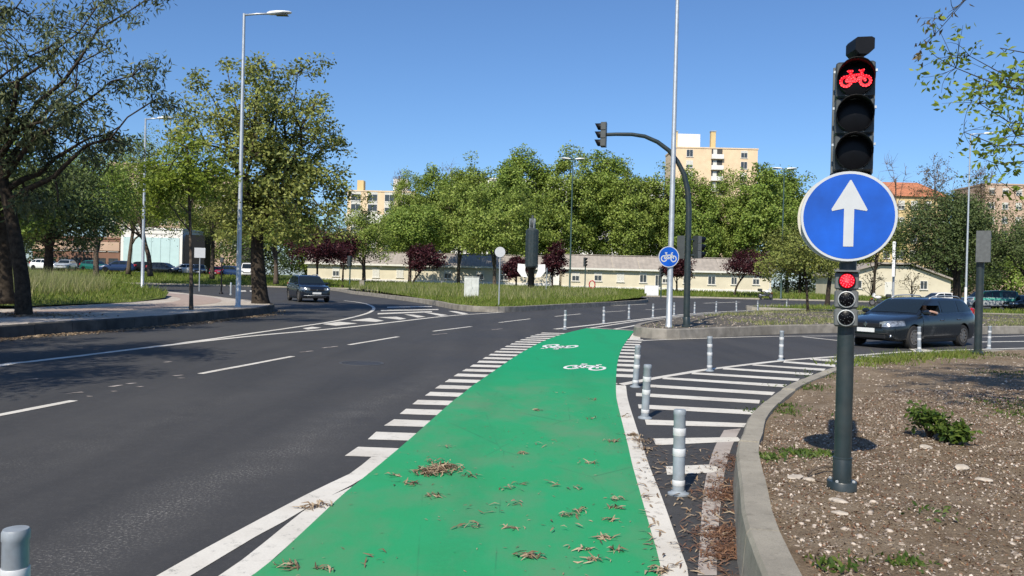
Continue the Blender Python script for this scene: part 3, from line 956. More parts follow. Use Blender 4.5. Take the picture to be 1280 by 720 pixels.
# red bicycle of small lamps
V, F = bicycle2(.05)
red = MB()
dots = MB()
zc = sec
seen = []
def dot(x, y):
    for q in seen:
        if (q[0] - x) ** 2 + (q[1] - y) ** 2 < .00009: return
    seen.append((x, y))
    dots.lathe([(.0042, -.028), (.003, -.032), (.0, -.033)], 6, (x, 0, y + zc), 'y')
def dline(a, b, s):
    n = max(2, int(math.hypot(a[0] - b[0], a[1] - b[1]) * s / .0125))
    for k in range(n + 1):
        dot((a[0] + (b[0] - a[0]) * k / n) * s, (a[1] + (b[1] - a[1]) * k / n) * s)
BS = .20
for cx in (-.3, .3):
    for k in range(13):
        dot((cx + .19 * math.cos(k / 13 * 6.283)) * BS, (-.1 + .19 * math.sin(k / 13 * 6.283)) * BS)
for a, b in [((-.3, -.1), (-.16, .15)), ((-.16, .15), (.02, -.1)), ((.02, -.1), (-.3, -.1)), ((-.13, .1), (.17, .12)), ((.17, .12), (.02, -.1)), ((.3, -.1), (.15, .24)), ((.1, .26), (.25, .28)), ((-.26, .24), (-.10, .24))]:
    dline(a, b, BS)
dots.build('bicycle_lamps', 'led_white', hd)
V, F = bicycle2(.085)
red.add([(v[0] * BS, -.0265, v[1] * BS + zc) for v in V], F)
red.build('bicycle_glow', 'led_red', hd, fixn=False)
# detector camera on top
dt = hz(62)
MB().prism([(-.062, .035), (-.05, .052), (.045, .058), (.066, .048), (.066, -.022), (.028, -.058), (-.035, -.058), (-.062, -.03)], -.10, .06, 'xz').build('detector_box', 'black', sig, 30, loc=(.022, -.02, dt))
MB().tube([(.02, .0, hz(80) - .01), (.02, .0, dt - .05)], .017, 10).build('detector_stalk', 'pole_dark', sig, True)
MB().tube([(.03, .02, dt - .045), (.055, .025, dt - .075), (.062, .03, hz(80) + .005)], .005, 6).build('cable', 'black', sig, True)
# low-level repeater
rh = hz(340) - hz(408)
rep = signal_head(sig, (-.045, -.10, (hz(340) + hz(408)) / 2), rh / 3, 3, .046, .05, .15, 'housing_grey', vis=False, rz=R(-19))
for k in range(3):
    MB().lathe([(.055, 0), (.055, -.014), (.050, -.016), (.050, 0)], 24, (0, -.001, (1 - k) * rh / 3), 'y').build('lens_ring', 'black' if k == 0 else 'galv_dull', rep, 40)
rd = MB()
core = MB()
MB().lathe([(.048, -.012), (.044, -.021), (0, -.026)], 24, (0, 0, rh / 3), 'y').build('red_lens', 'led_red_dim', rep, True)
for ring_, n in ((.012, 4), (.028, 9), (.040, 13)):
    for k in range(n):
        a = k / n * 6.283 + ring_ * 40
        core.lathe([(.0042, -.024), (.003, -.029), (0, -.030)], 6, (ring_ * math.cos(a), 0, rh / 3 + ring_ * math.sin(a)), 'y')
        for kk in (0, -1):
            if k % 2 == 0:
                rd.lathe([(.003, -.02), (.002, -.026), (0, -.027)], 6, (ring_ * .9 * math.cos(a), 0, kk * rh / 3 + ring_ * .9 * math.sin(a)), 'y')
core.build('red_lamps', 'led_white', rep)
rd.build('dark_lamps', 'housing_grey', rep)
MB().box((0, -.005, rh / 2 + .005), (.156, .066, .012)).build('cap', 'housing_grey', rep)
MB().box((.0, .06, 0), (.06, .06, .12)).build('bracket', 'housing', rep)
# --- round blue direction sign on the same pole
sc_ = D(1060.5, 270.5, gb.y - .12)
sg = empty('direction_sign', sc_, R(-20), label='large round blue sign with a white upward arrow below the bicycle signal', cat='sign')
rS = 56 * (gb.y - .12) / FPX
def disc(r, y0, y1, n=48):
    return MB().lathe([(r, y0), (r, y1)], n, (0, 0, 0), 'y')
MB().lathe([(rS, .012), (rS + .003, .006), (rS, -.001), (rS * .945, -.001), (rS * .945, .006)], 56, (0, 0, 0), 'y').build('rim', 'sign_white', sg, 30)
MB().lathe([(rS * .948, .007), (rS * .948, -.0025), (0, -.0026)], 56, (0, 0, 0), 'y').build('face', 'sign_blue', sg, 30)
u = rS / 275.0
arrow = [(-20, -185), (38, -185), (38, 45), (108, 32), (113, 40), (18, 222), (10, 222), (-92, 45), (-88, 33), (-20, 48)]
MB().prism([((x - 6) * u, y * u) for x, y in arrow], -.0055, -.003, 'xz').build('arrow', 'sign_white', sg)
MB().lathe([(rS, .03), (rS, .016), (rS * .97, .013)], 56, (0, 0, 0), 'y').build('back_plate', 'galv_dull', sg, 30)
MB().lathe([(rS * 1.0, .075), (rS * 1.0, .10), (rS * .96, .105)], 56, (-.022, 0, -.004), 'y').build('rear_sign_plate', 'sign_back', sg, 30)
for zz in (-.15, .15):
    MB().box((0, .06, zz), (.19, .09, .03)).build('clamp', 'galv_dull', sg)

# --- curved signal mast on the far island
mz = z_far(6.5, 27)
gm = G(858, 409, mz)
mast = empty('signal_mast', (gm.x, gm.y, mz), label='dark curved mast arching over the road with a signal at its tip', cat='traffic signal')
Ym = gm.y
def mp(px, py):
    q = D(px, py, Ym)
    return (q.x - gm.x, 0, q.z - mz)
path = [mp(858, 409), mp(859.5, 330), mp(861, 262), mp(859.5, 238), mp(855, 218), mp(847, 202), mp(836, 188), mp(822, 177.5), mp(806, 170.5), mp(790, 168), mp(770, 167.8), mp(750, 168.5)]
pl = [Vector(p) for p in path]
MB().tube(path, [.105, .10, .09, .085, .08, .075, .072, .068, .064, .06, .057, .055], 14).build('mast_tube', 'pole_dark', mast, 50)
MB().lathe([(.16, 0), (.16, .05), (.12, .07), (.115, .3), (.105, .32)], 16).build('base', 'pole_dark', mast, 40)
def back_head(name_root, at, rz, sec, n, r, house='housing_grey', vl=.22):
    h = signal_head(name_root, at, sec, n, r, .16, sec * .95, house, True, rz, vlen=vl)
    MB().box((0, .167, 0), (sec * 1.02, .012, sec * n * 1.02)).build('back_board', 'housing', h)
    return h
tip = pl[-1]
tipw = back_head(mast, (tip.x + .03, .0, tip.z), R(-104), .26, 3, .105, 'housing', .2)
tipw.rotation_euler = (0, R(-3), R(-104))
s0 = mp(870, 309)
back_head(mast, (s0[0] + .12, .06, s0[2]), R(118), .24, 3, .10)
s1 = mp(853, 309)
back_head(mast, (s1[0] - .02, .14, s1[2]), R(168), .24, 3, .10)
for zz in (.25, -.25):
    MB().box((mp(864, 309)[0], .03, s0[2] + zz), (.34, .06, .05)).build('bracket', 'pole_dark', mast)

# --- thin signal mast at the right edge
gz = z_near(11.5, 17.5)
gr = G(1222, 445, .27)
tm = empty('signal_post', (gr.x, gr.y, gz), label='grey signal post seen from behind near the estate car tail', cat='traffic signal')
top = D(1228, 289, gr.y).z - gz
bot = D(1228, 328, gr.y).z - gz
MB().tube([(0, 0, 0), (0, 0, top - .1)], .075, 14).build('post', 'pole_dark', tm, 50)
MB().lathe([(.13, 0), (.13, .04), (.1, .06)], 14).build('base', 'pole_dark', tm, 40)
hh = signal_head(tm, (.08, -.02, (top + bot) / 2), (top - bot) / 3, 3, .085, .2, .22, 'housing_grey', True, R(140), vlen=.2)
MB().box((0, .205, 0), (.27, .014, top - bot)).build('back_board', 'housing_grey', hh)
MB().box((.0, .0, top - .5), (.18, .1, .04)).build('bracket', 'pole_dark', tm)

# ------------------------------------------------------------------ lamp posts
def lamp(px, py, ptop, z, label, arm_px=None, r=.11, mat='galv', double=False, group='street lamps', head_w=1.0, name='street_lamp', dist=None, arm_y=None):
    if dist is None:
        b = G(px, py, z)
    else:
        b = D(px, py, dist)
        b.z = z
    H = D(ptop[0], ptop[1], b.y).z - z
    root = empty(name, b, label=label, cat='street lamp', group=group)
    MB().lathe([(r * 1.25, -.1), (r * 1.25, .06), (r * 1.02, .09), (r, 1.6), (r * .97, 1.62), (r * .55, H)], 12).build('pole', mat, root, 50)
    def arm(dx, hz_, s):
        hl, hw = .85 * head_w, .16 * head_w
        MB().tube([(0, 0, hz_ - .06), (dx * .5, 0, hz_ + .0), (dx, 0, hz_ + .02)], r * .42, 8).build('arm', mat, root, True)
        vs = []
        prof = [(0, .35, .5), (.12, .62, .9), (.4, .95, 1.0), (.7, 1.0, .8), (.9, .75, .55), (1.0, .25, .2)]
        rings = []
        for t_, ww, tt in prof:
            x = dx + s * (t_ * hl - .1)
            ring = []
            for k in range(10):
                a = k / 10 * 6.283
                ring.append((x, math.cos(a) * hw * ww, hz_ + .03 + (math.sin(a) * .09 * tt * (1.0 if math.sin(a) > 0 else .75)) * head_w + .05 * t_ * head_w))
            rings.append(ring)
        mb = MB()
        n = 10
        mb.add([p for q in rings for p in q], [(i * n + k, i * n + (k + 1) % n, (i + 1) * n + (k + 1) % n, (i + 1) * n + k) for i in range(len(rings) - 1) for k in range(n)] + [tuple(range(n)), tuple((len(rings) - 1) * n + k for k in range(n))])
        hd_ = mb.build('lamp_head', 'white_metal', root, 60)
        MB().box((dx + s * hl * .5, 0, hz_ - .045 * head_w + .02), (hl * .5, hw * 1.3, .02), bev=.005).build('lens', 'window', hd_)
    if double:
        arm(.35, H, 1)
        arm(-.35, H, -1)
    elif arm_px:
        dx = (arm_px - ptop[0]) * b.y / FPX
        arm(dx, H, 1 if dx > 0 else -1)
    return root
lamp(297.5, 383.5, (303, 17), KH, 'tall grey street lamp on the left pavement beside the forked tree', 335, .10, head_w=1.15)
lamp(178, 353, (181, 148), KH + .3, 'street lamp with white foot rising from the tall grass bank', 198, .09, dist=46, head_w=.95)
lamp(836, 409, (846, -52), mz, 'tall grey lamp post running out of the picture top, carrying the bicycle sign', 890, .095)
lamp(712, 362, (715, 199), .6, 'double-headed green street lamp in front of the plane trees', None, .10, 'green_pole', True, dist=88, head_w=1.25)
lamp(976, 372, (977, 211), .4, 'double-headed green street lamp right of the peach apartment block', None, .10, 'green_pole', True, dist=88, head_w=1.25)
lamp(1207, 376, (1211, 167), .19, 'slim pale street lamp rising behind the round evergreen tree', 1229, .085, 'galv', dist=62, head_w=1.0)

# ------------------------------------------------------------------ smaller signs and street furniture
# bicycle sign on the tall lamp post
q = D(836, 321, G(836, 409, mz).y - .14)
bs = empty('cycle_route_sign', q, R(6), label='small round blue sign with a white bicycle on the lamp post', cat='sign')
rb = 13.2 * q.y / FPX
MB().lathe([(rb, .012), (rb, -.001), (rb * .92, -.001), (rb * .92, .006)], 40, (0, 0, 0), 'y').build('rim', 'sign_white', bs, 30)
MB().lathe([(rb * .925, .007), (rb * .925, -.003), (0, -.0031)], 40, (0, 0, 0), 'y').build('face', 'sign_blue', bs, 30)
V, F = bicycle2(.07)
mbk = MB(); mbk.add([(v[0] * rb * 1.55, -.006, v[1] * rb * 1.6 - rb * .02) for v in V], F)
mbk.build('bicycle_symbol', 'sign_white', bs, fixn=False)
MB().box((0, .06, 0), (.05, .1, .3)).build('clamp', 'galv_dull', bs)
# round signs seen from behind, on the grass island
def round_sign(px, pyb, pyc, rpx, label, z, rz=0, r=.03, back='galv_dull'):
    b = G(px, pyb, z)
    root = empty('round_sign', b, rz, label, 'sign')
    zc_ = D(px, pyc, b.y).z - z
    rr = rpx * b.y / FPX
    MB().tube([(0, 0, -.2), (0, 0, zc_ + rr * .7)], r, 10).build('post', 'galv', root, 50)
    MB().lathe([(rr * .97, -.035), (rr, -.045), (rr, -.06), (0, -.061)], 32, (0, 0, zc_), 'y').build('plate', back, root, 40)
    MB().box((0, -.033, zc_), (.05, .02, rr * 1.5)).build('bracket', 'galv_dull', root)
    return root
round_sign(623.5, 381, 315, 6.5, 'round pale sign on a thin post in the grass island', .33, 0, .035, 'sign_white')
round_sign(682.5, 366, 340, 5.5, 'round sign turned edge-on beside the advertising column', .5, R(78), .05)
# square sign from behind on the left pavement, black post, short post
b = G(249, 362.5, KH)
r_ = empty('square_sign', b, R(10), 'square pale sign board on a thin post at the pavement corner', 'sign')
k = b.y / FPX
zt = D(249, 310, b.y).z - KH
MB().tube([(0, 0, -.1), (0, 0, zt)], .04, 10).build('post', 'galv', r_, 50)
MB().box((0, -.05, zt - 6 * k), (13 * k, .02, 12.5 * k), bev=.006).build('plate', 'sign_white', r_)
MB().box((0, -.03, zt - 6 * k), (.05, .03, 11 * k)).build('bracket', 'galv_dull', r_)
b = G(276.5, 367.5, KH)
r_ = empty('signal_stub', b, 0, 'thin black post with a wide foot on the pavement corner', 'post')
zt = D(279, 322, b.y).z - KH
MB().lathe([(.14, 0), (.14, .06), (.06, .14), (.05, .2), (.045, zt)], 12).build('post', 'black', r_, 50)
MB().box((0, 0, zt - .15), (.2, .16, .34), bev=.02).build('button_box', 'housing', r_)
b = G(288.5, 368.3, KH)
r_ = empty('short_post', b, 0, 'short pale metal post beside the left lamp on the pavement', 'bollard')
MB().lathe([(.06, -.05), (.06, .72), (.055, .76), (.0, .77)], 12).build('post', 'galv', r_, 50)
MB().lathe([(.09, 0), (.09, .03), (.06, .05)], 12).build('foot', 'galv_dull', r_, 50)
# small signals far away
def far_signal(px, pyt, pyb, dist, z, label, rz, nh=3):
    b = D(px, pyb, dist); b.z = z
    root = empty('traffic_signal', b, 0, label, 'traffic signal')
    zt_ = D(px, pyt, dist).z - z
    MB().tube([(0, 0, -.3), (0, 0, zt_)], .07, 10).build('post', 'green_pole', root, 50)
    MB().lathe([(.12, 0), (.12, .05), (.08, .1)], 10).build('base', 'green_pole', root, 50)
    signal_head(root, (0, -.1, zt_ - .5), .34, 3, .13, .2, .33, 'housing', True, rz, vlen=.22)
    return root
far_signal(731, 322, 363, 92, .6, 'small dark traffic signal in front of the cream low building', R(60))
far_signal(437, 320, 362, 80, .35, 'dark traffic signal at the far end of the grass island near the SUV', R(150))
far_signal(826, 335, 373, 92, .2, 'dark traffic signal seen between the lamp post and the curved mast', R(50))
# electrical cabinets
def cabinet(px0, px1, pyt, pyb, dist, z, label, mat='white_metal', nd=2):
    a, b2 = D(px0, pyb, dist), D(px1, pyb, dist)
    zt_ = D(px0, pyt, dist).z
    wdt = b2.x - a.x
    root = empty('utility_cabinet', ((a.x + b2.x) / 2, dist, z), 0, label, 'utility box')
    h = zt_ - z
    MB().box((0, .2, h / 2), (wdt, .4, h), bev=.02).build('box', mat, root)
    MB().box((0, .2, h + .02), (wdt * 1.05, .46, .05), bev=.015).build('roof', mat, root)
    for i in range(nd):
        MB().box((-wdt / 2 + wdt / nd * (i + .5), -.012, h * .52), (wdt / nd * .9, .02, h * .84), bev=.006).build('door', mat, root)
    MB().box((wdt * .05, -.03, h * .5), (.03, .03, .14)).build('handle', 'galv_dull', root)
M['cab'] = plain('cabinet_grey', (.56, .58, .55), .55, 0, .15, 3, dirt=(.33, .33, .3), dirtamt=.6)
cabinet(580, 598.5, 346.5, 368, 57, .33, 'pale grey utility cabinet standing in the grass island', 'cab')
cabinet(806, 823, 357, 371, 97, .2, 'white utility cabinet at the foot of the cream low building', 'white_metal')
cabinet(449, 455, 351, 365, 76, .35, 'narrow concrete-grey box post at the grass island end near the SUV', 'concrete', 1)
# advertising column
cx = D(664, 345, 82)
ac = empty('advertising_column', (cx.x, 82, .6), 0, 'tall dark fluted column with a finial rising from the grass island', 'column')
kk = 82 / FPX
zz = lambda py: D(664, py, 82).z - .6
r1 = 7.4 * kk
for i in range(16):
    a = i / 16 * 6.283
    MB().box((r1 * math.cos(a), r1 * math.sin(a), (zz(333) + zz(288)) / 2), (.12, .26, zz(288) - zz(333)), a, bev=.02).build('flute', 'pole_dark', ac)
MB().lathe([(r1 * .99, zz(334)), (r1 * .99, zz(287.5)), (r1 * .5, zz(285)), (r1 * .28, zz(284)), (.0, zz(284))], 24).build('drum', 'housing', ac, 40)
MB().lathe([(.12, zz(285)), (.22, zz(282)), (.22, zz(277)), (.12, zz(275)), (.12, zz(269))], 12).build('finial', 'housing', ac, 40)
for i in range(4):
    a = i / 4 * 6.283 + .5
    MB().tube([(.3 * math.cos(a), .3 * math.sin(a), zz(286)), (.3 * math.cos(a), .3 * math.sin(a), zz(273))], .035, 6).build('rod', 'galv', ac)
MB().lathe([(r1 * .55, -.3), (r1 * .55, zz(338)), (r1 * .98, zz(334))], 20).build('foot', 'black', ac, 40)
for sx in (-1, 1):
    MB().prism([(sx * 4.5 * kk, zz(347)), (sx * 12 * kk, zz(346)), (sx * 17.5 * kk, zz(339)), (sx * 17 * kk, zz(330)), (sx * 7 * kk, zz(330.5)), (sx * 8 * kk, zz(338))], -.1, .05, 'xz').build('side_panel', 'white_metal', ac)
# billboard panel post on the right
b = D(1116, 379, 92); b.z = .15
bp = empty('billboard_post', b, R(62), 'tall thin billboard seen nearly edge-on in front of the cream gabled building', 'billboard')
kk = 92 / FPX
MB().tube([(0, 0, -.2), (0, 0, 46 * kk)], .13, 10).build('post', 'galv', bp, 50)
MB().box((0, 0, 54 * kk), (1.5, .3, 44 * kk), bev=.04).build('frame', 'white_metal', bp)
MB().box((0, -.16, 54 * kk), (1.25, .02, 40 * kk)).build('panel', 'housing', bp)
b = D(1206.5, 386, 58); b.z = .19
r_ = empty('white_post', b, 0, 'short white flat post in front of the silver pickup', 'post')
MB().box((0, 0, .85), (.16, .08, 1.75), bev=.02).build('board', 'white_metal', r_)
MB().box((0, 0, .03), (.24, .16, .06), bev=.02).build('foot', 'galv_dull', r_)
# red ring on a low stand
b = D(740, 362, 90); b.z = .62
r_ = empty('ring_sign', b, 0, 'small red ring sign low in the grass before the cream building', 'sign')
MB().tube([(.32 * math.cos(i / 16 * 6.283), 0, .75 + .42 * math.sin(i / 16 * 6.283)) for i in range(17)], .06, 6, False).build('ring', 'paint_red', r_, True)
MB().tube([(0, 0, -.1), (0, 0, .35)], .04, 6).build('post', 'galv', r_)

# ------------------------------------------------------------------ vehicles (local: x forward, y left, z up)
def smooth_np(a, n=2):
    a = np.array(a, float)
    for _ in range(n):
        b = a.copy()
        b[1:-1] = (a[:-2] + 2 * a[1:-1] + a[2:]) / 4
        a = b
    return a
def patch(fn, us, vs):
    mb = MB()
    nu, nv = len(us), len(vs)
    mb.add([fn(u_, v_) for u_ in us for v_ in vs], [(i * nv + j, i * nv + j + 1, (i + 1) * nv + j + 1, (i + 1) * nv + j) for i in range(nu - 1) for j in range(nv - 1)])
    return mb
def wheel(root, x, y, r, wd, side, spokes=5, detail=True):
    wr = empty('wheel', (x, y, r), 0)
    wr.parent = root
    s = side
    MB().lathe([(r * .62, -wd / 2), (r * .93, -wd / 2), (r, -wd * .32), (r, wd * .32), (r * .93, wd / 2), (r * .62, wd / 2)], 28, (0, 0, 0), 'y', False).build('tyre', 'rubber', wr, 40)
    m = MB()
    yo = s * wd * .40
    m.lathe([(r * .64, -wd * .45), (r * .64, wd * .45)], 24, (0, 0, 0), 'y') if not detail else None
    if detail:
        MB().lathe([(r * .62, -s * wd * .3), (r * .62, s * wd * .12), (0, s * wd * .12)], 24, (0, 0, 0), 'y').build('brake_drum', 'black', wr, 40)
        for k in range(spokes):
            a = k / spokes * 6.283 + .3
            dx, dz = math.cos(a), math.sin(a)
            px_, pz_ = -dz, dx
            w0, w1 = r * .10, r * .075
            q = [(dx * r * .08 + px_ * w0, dz * r * .08 + pz_ * w0), (dx * r * .08 - px_ * w0, dz * r * .08 - pz_ * w0), (dx * r * .6 - px_ * w1, dz * r * .6 - pz_ * w1), (dx * r * .6 + px_ * w1, dz * r * .6 + pz_ * w1)]
            m.prism(q, yo - .02, yo + .02, 'xz')
        m.lathe([(r * .14, yo - .02), (r * .14, yo + .025), (0, yo + .026)] if s > 0 else [(r * .14, yo + .02), (r * .14, yo - .025), (0, yo - .026)], 14, (0, 0, 0), 'y')
        m.lathe([(r * .58, yo - .03), (r * .65, yo - .03), (r * .65, yo + .03), (r * .58, yo + .03)], 28, (0, 0, 0), 'y', False)
    m.build('rim', 'rim', wr, 40)
def car(name, label, cat, loc, head, P, group=None):
    """P: L, W, top[(x,z)], plan[(x,halfwidth)], gh=(A,B,C,D) greenhouse side points, wheels=(xf,xr,r), paint"""
    root = empty(name, loc, math.atan2(head[1], head[0]), label, cat, group)
    L, det = P['L'], P.get('detail', 2)
    xs = np.unique(np.concatenate([np.linspace(-L / 2, L / 2, 40 if det else 22), [L / 2 - .02, L / 2 - .06, -L / 2 + .02, -L / 2 + .06]]))
    tp = sorted(P['top']); pl_ = sorted(P['plan'])
    ZT = smooth_np(np.interp(xs, [p[0] for p in tp], [p[1] for p in tp]), 1)
    WH = smooth_np(np.interp(xs, [p[0] for p in pl_], [p[1] for p in pl_]), 1)
    cl = P.get('clear', .2)
    ZB = cl + .10 * np.clip((np.abs(xs) - L / 2 + .45) / .45, 0, 1) ** 2
    belt0 = P['gh'][0][1]
    def sect(zb_, zt_, w_):
        h = zt_ - zb_
        return [(0, zb_), (.88 * w_, zb_), (.97 * w_, zb_ + .10 * h), (.99 * w_, zb_ + .3 * h), (w_, zb_ + .52 * h), (.995 * w_, zb_ + .68 * h), (.975 * w_, zb_ + .84 * h), (.935 * w_, zb_ + .95 * h), (.86 * w_, zt_), (.45 * w_, zt_ + .025 * min(1, h / .5)), (0, zt_ + .035 * min(1, h / .5))]
    mb = MB()
    rings = []
    for x, zb_, zt_, w_ in zip(xs, ZB, ZT, WH):
        hs_ = sect(zb_, zt_, w_)
        full = [(x, y, z) for y, z in hs_] + [(x, -y, z) for y, z in hs_[-2:0:-1]]
        rings.append(full)
    n = len(rings[0])
    mb.add([p for r in rings for p in r], [(i * n + k, i * n + (k + 1) % n, (i + 1) * n + (k + 1) % n, (i + 1) * n + k) for i in range(len(rings) - 1) for k in range(n)] + [tuple(range(n)), tuple((len(rings) - 1) * n + k for k in range(n))])
    body = mb.build('body', P['paint'], root, 50)
    def side_y(x, z):
        zb_, zt_, w_ = np.interp(x, xs, ZB), np.interp(x, xs, ZT), np.interp(x, xs, WH)
        s_ = sect(zb_, zt_, w_)[1:9]
        return float(np.interp(z, [q[1] for q in s_], [q[0] for q in s_]))
    # greenhouse
    A, B, Cc, Dd = P['gh']
    mid = ((B[0] + Cc[0]) / 2, max(B[1], Cc[1]) + .025)
    gx = np.linspace(Dd[0], A[0], 30 if det else 18)
    GZ = smooth_np(np.interp(gx, [Dd[0], Cc[0], mid[0], B[0], A[0]], [Dd[1], Cc[1], mid[1], B[1], A[1]]), 2)
    tumble = P.get('tumble', .36)
    def gz(x): return float(np.interp(x, gx, GZ))
    def bz(x): return float(np.interp(x, xs, ZT)) - .02
    def gw(x, z): return .90 * float(np.interp(x, xs, WH)) - tumble * max(0, z - bz(x))
    rings = []
    for x in gx:
        b_, t_ = bz(x) - .03, max(gz(x), bz(x))
        e = min(.06, (t_ - b_) * .3)
        h_ = [(gw(x, b_), b_), (gw(x, b_ + (t_ - e - b_) * .5), b_ + (t_ - e - b_) * .5), (gw(x, t_ - e), t_ - e), (gw(x, t_ - e) - e * .55, t_ - e * .3), (gw(x, t_ - e) - e * 1.6, t_), (0, t_ + .012)]
        rings.append([(x, y, z) for y, z in h_] + [(x, -y, z) for y, z in h_[-2::-1]])
    n = len(rings[0])
    mb = MB()
    mb.add([p for r in rings for p in r], [(i * n + k, i * n + k + 1, (i + 1) * n + k + 1, (i + 1) * n + k) for i in range(len(rings) - 1) for k in range(n - 1)] + [tuple(range(n)), tuple((len(rings) - 1) * n + k for k in range(n))] + [(i * n, i * n + n - 1, (i + 1) * n + n - 1, (i + 1) * n) for i in range(len(rings) - 1)])
    cab = mb.build('cabin', P.get('cabpaint', P['paint']), root, 50)
    # glass
    def wsw(x): return max(.1, gw(x, max(gz(x), bz(x)) - .05) - .10)
    u_ = np.linspace(A[0] - .10, B[0] + .07, 8); v_ = np.linspace(-1, 1, 7)
    patch(lambda x, s: (x, s * wsw(x), gz(x) + .020 - .012 * s * s), u_, v_).build('windscreen', 'glass', root, True)
    if Cc[0] - Dd[0] > .1:
        u_ = np.linspace(Dd[0] + .08, Cc[0] - .06, 5)
        patch(lambda x, s: (x, s * wsw(x), gz(x) + .020 - .012 * s * s), u_, v_).build('rear_window', 'glass', root, True)
    for sd in (1, -1):
        for wi, (x0, x1) in enumerate(P['wins']):
            us = np.linspace(x0, x1, 9)
            def fn(x, t_):
                lo = bz(x) + .055
                hi = max(lo + .004, min(gz(x) - .075, gz(x) - .075))
                z = lo + (hi - lo) * t_
                return (x, sd * (gw(x, z) + .006), z)
            if P.get('open') == (sd, wi):
                lo, hi = bz((x0 + x1) / 2) + .05, gz((x0 + x1) / 2) - .09
                cut = MB()
                pts = [(x1 - .34, hi), (x1 - .04, lo), (x0 + .03, lo), (x0 + .03, hi)]
                cut.prism(pts, sd * .25, sd * 1.2, 'xz')
                co = cut.build('cutter', None, root)
                for tgt in (cab, body):
                    md = tgt.modifiers.new('cut', 'BOOLEAN'); md.object = co; md.operation = 'DIFFERENCE'; md.solver = 'EXACT'
                P['_cutters'] = [(cab, co)]
                continue
            patch(fn, us, np.linspace(0, 1, 4)).build('side_window', 'glass', root, True)
    # wheels and wells
    xf, xr, wr_ = P['wheels']
    wy = P['W'] / 2 - .12
    if det == 2:
        c2 = MB()
        for x in (xf, xr):
            for sd in (1, -1):
                c2.lathe([(wr_ * 1.13, -.16), (wr_ * 1.13, .30)], 28, (x, sd * wy if sd > 0 else -wy - .14, wr_ * 1.02), 'y')
        co = c2.build('well_cutter', None, root)
        md = body.modifiers.new('wells', 'BOOLEAN'); md.object = co; md.operation = 'DIFFERENCE'; md.solver = 'EXACT'
        P.setdefault('_cutters', []).append((body, co))
    if P.get('_cutters'):
        bpy.context.view_layer.update()
        dg = bpy.context.evaluated_depsgraph_get()
        done = set()
        for tgt in (cab, body):
            if tgt.modifiers:
                me = bpy.data.meshes.new_from_object(tgt.evaluated_get(dg))
                tgt.modifiers.clear()
                tgt.data = me
                me.materials.clear(); me.materials.append(M[P['paint']])
                me.polygons.foreach_set('use_smooth', [True] * len(me.polygons))
                me.set_sharp_from_angle(angle=R(40))
        for _, co in P['_cutters']:
            bpy.data.objects.remove(co, do_unlink=True)
        P.pop('_cutters')
    for x in (xf, xr):
        for sd in (1, -1):
            wheel(root, x, sd * wy, wr_, .2, sd, P.get('spokes', 5), det > 0)
            if det == 1:
                MB().lathe([(wr_ * 1.14, -.01), (wr_ * 1.14, .012), (0, .013)], 22, (x, sd * (P['W'] / 2 - .006), wr_ * 1.02), 'y').build('wheel_arch', 'black', root)
    if det == 1 or det == 0:
        pass
    F_ = L / 2
    hz_ = P.get('lampz', .66)
    if det:
        for sd in (1, -1):
            # headlamp hugging the corner
            fx = np.linspace(F_ - .9, F_, 90)
            def hl(u__, v__):
                z = hz_ + (v__ - .5) * (.17 - .07 * abs(u__ - .5)) + .045 * u__
                sy_ = np.array([side_y(q, z) for q in fx])
                ymax = side_y(F_ - .55, z)
                y = .40 + (ymax - .005 - .40) * u__
                ok = np.nonzero(sy_ >= y)[0]
                x = fx[ok[-1]] if len(ok) else F_ - .6
                return (x + .016, sd * (y + .012), z)
            patch(hl, np.linspace(0, 1, 9), np.linspace(0, 1, 5)).build('headlight', P.get('headmat', 'headlight'), root, True)
            if P.get('lit'):
                MB().lathe([(.06, 0), (.05, .03), (0, .04)], 12, (F_ - .055, sd * .62, hz_ + .0), 'x').build('lit_lamp', 'lamp_on', root, True)
            zt_ = P.get('tailz', .9)
            MB().box((-F_ + .10, sd * (side_y(-F_ + .1, zt_) - .015), zt_), (.16, .10, P.get('tailh', .3)), bev=.03).build('tail_light', 'taillight', root, 40)
            # mirrors
            mx = P['wins'][0][1] - .10
            MB().box((mx, sd * (gw(mx, bz(mx) + .05) + .13), bz(mx) + .07), (.13, .2, .13), bev=.04).build('mirror', P['paint'], root, 40)
            # doors with handles
            for (x0, x1) in P.get('doors', []):
                us = np.linspace(x0 + .012, x1 - .012, 8)
                zl = cl + .14
                dr = patch(lambda x, t_: (x, sd * (side_y(x, zl + (bz(x) - .03 - zl) * t_) + .007), zl + (bz(x) - .03 - zl) * t_), us, np.linspace(0, 1, 8)).build('door', P['paint'], root, True)
                hx = x0 + .16
                MB().box((hx, sd * (side_y(hx, bz(hx) - .16) + .022), bz(hx) - .16), (.2, .03, .035), bev=.01).build('handle', P.get('trim', 'chrome'), dr, 40)
        # grille, plate, bumper
        gzc = P.get('grz', .62)
        MB().box((F_ - .03, 0, gzc), (.09, .95, .13), bev=.02).build('grille', 'grille', root, 40)
        MB().box((F_ - .035, 0, .33), (.10, 1.15, .13), bev=.03).build('lower_grille', 'grille', root, 40)
        pz = P.get('platez', .48)
        MB().box((F_ + .012, 0, pz), (.02, .52, .115), bev=.004).build('number_plate', 'plate', root)
        em = MB().prism([(-.05, 0), (0, .075), (.05, 0), (0, -.075)] if P.get('emblem') == 'lozenge' else [(-.06, -.045), (-.03, -.06), (.06, .045), (.03, .06)], -.01, .01, 'xz').build('emblem', 'chrome', root)
        em.location = (F_ + .022, 0, gzc + .02); em.rotation_euler = (0, 0, math.pi / 2)
        for sd in (1, -1):
            MB().lathe([(.055, 0), (.05, .02), (0, .025)], 12, (F_ - .085, sd * .66, .36), 'x').build('fog_lamp', 'headlight', root, True)
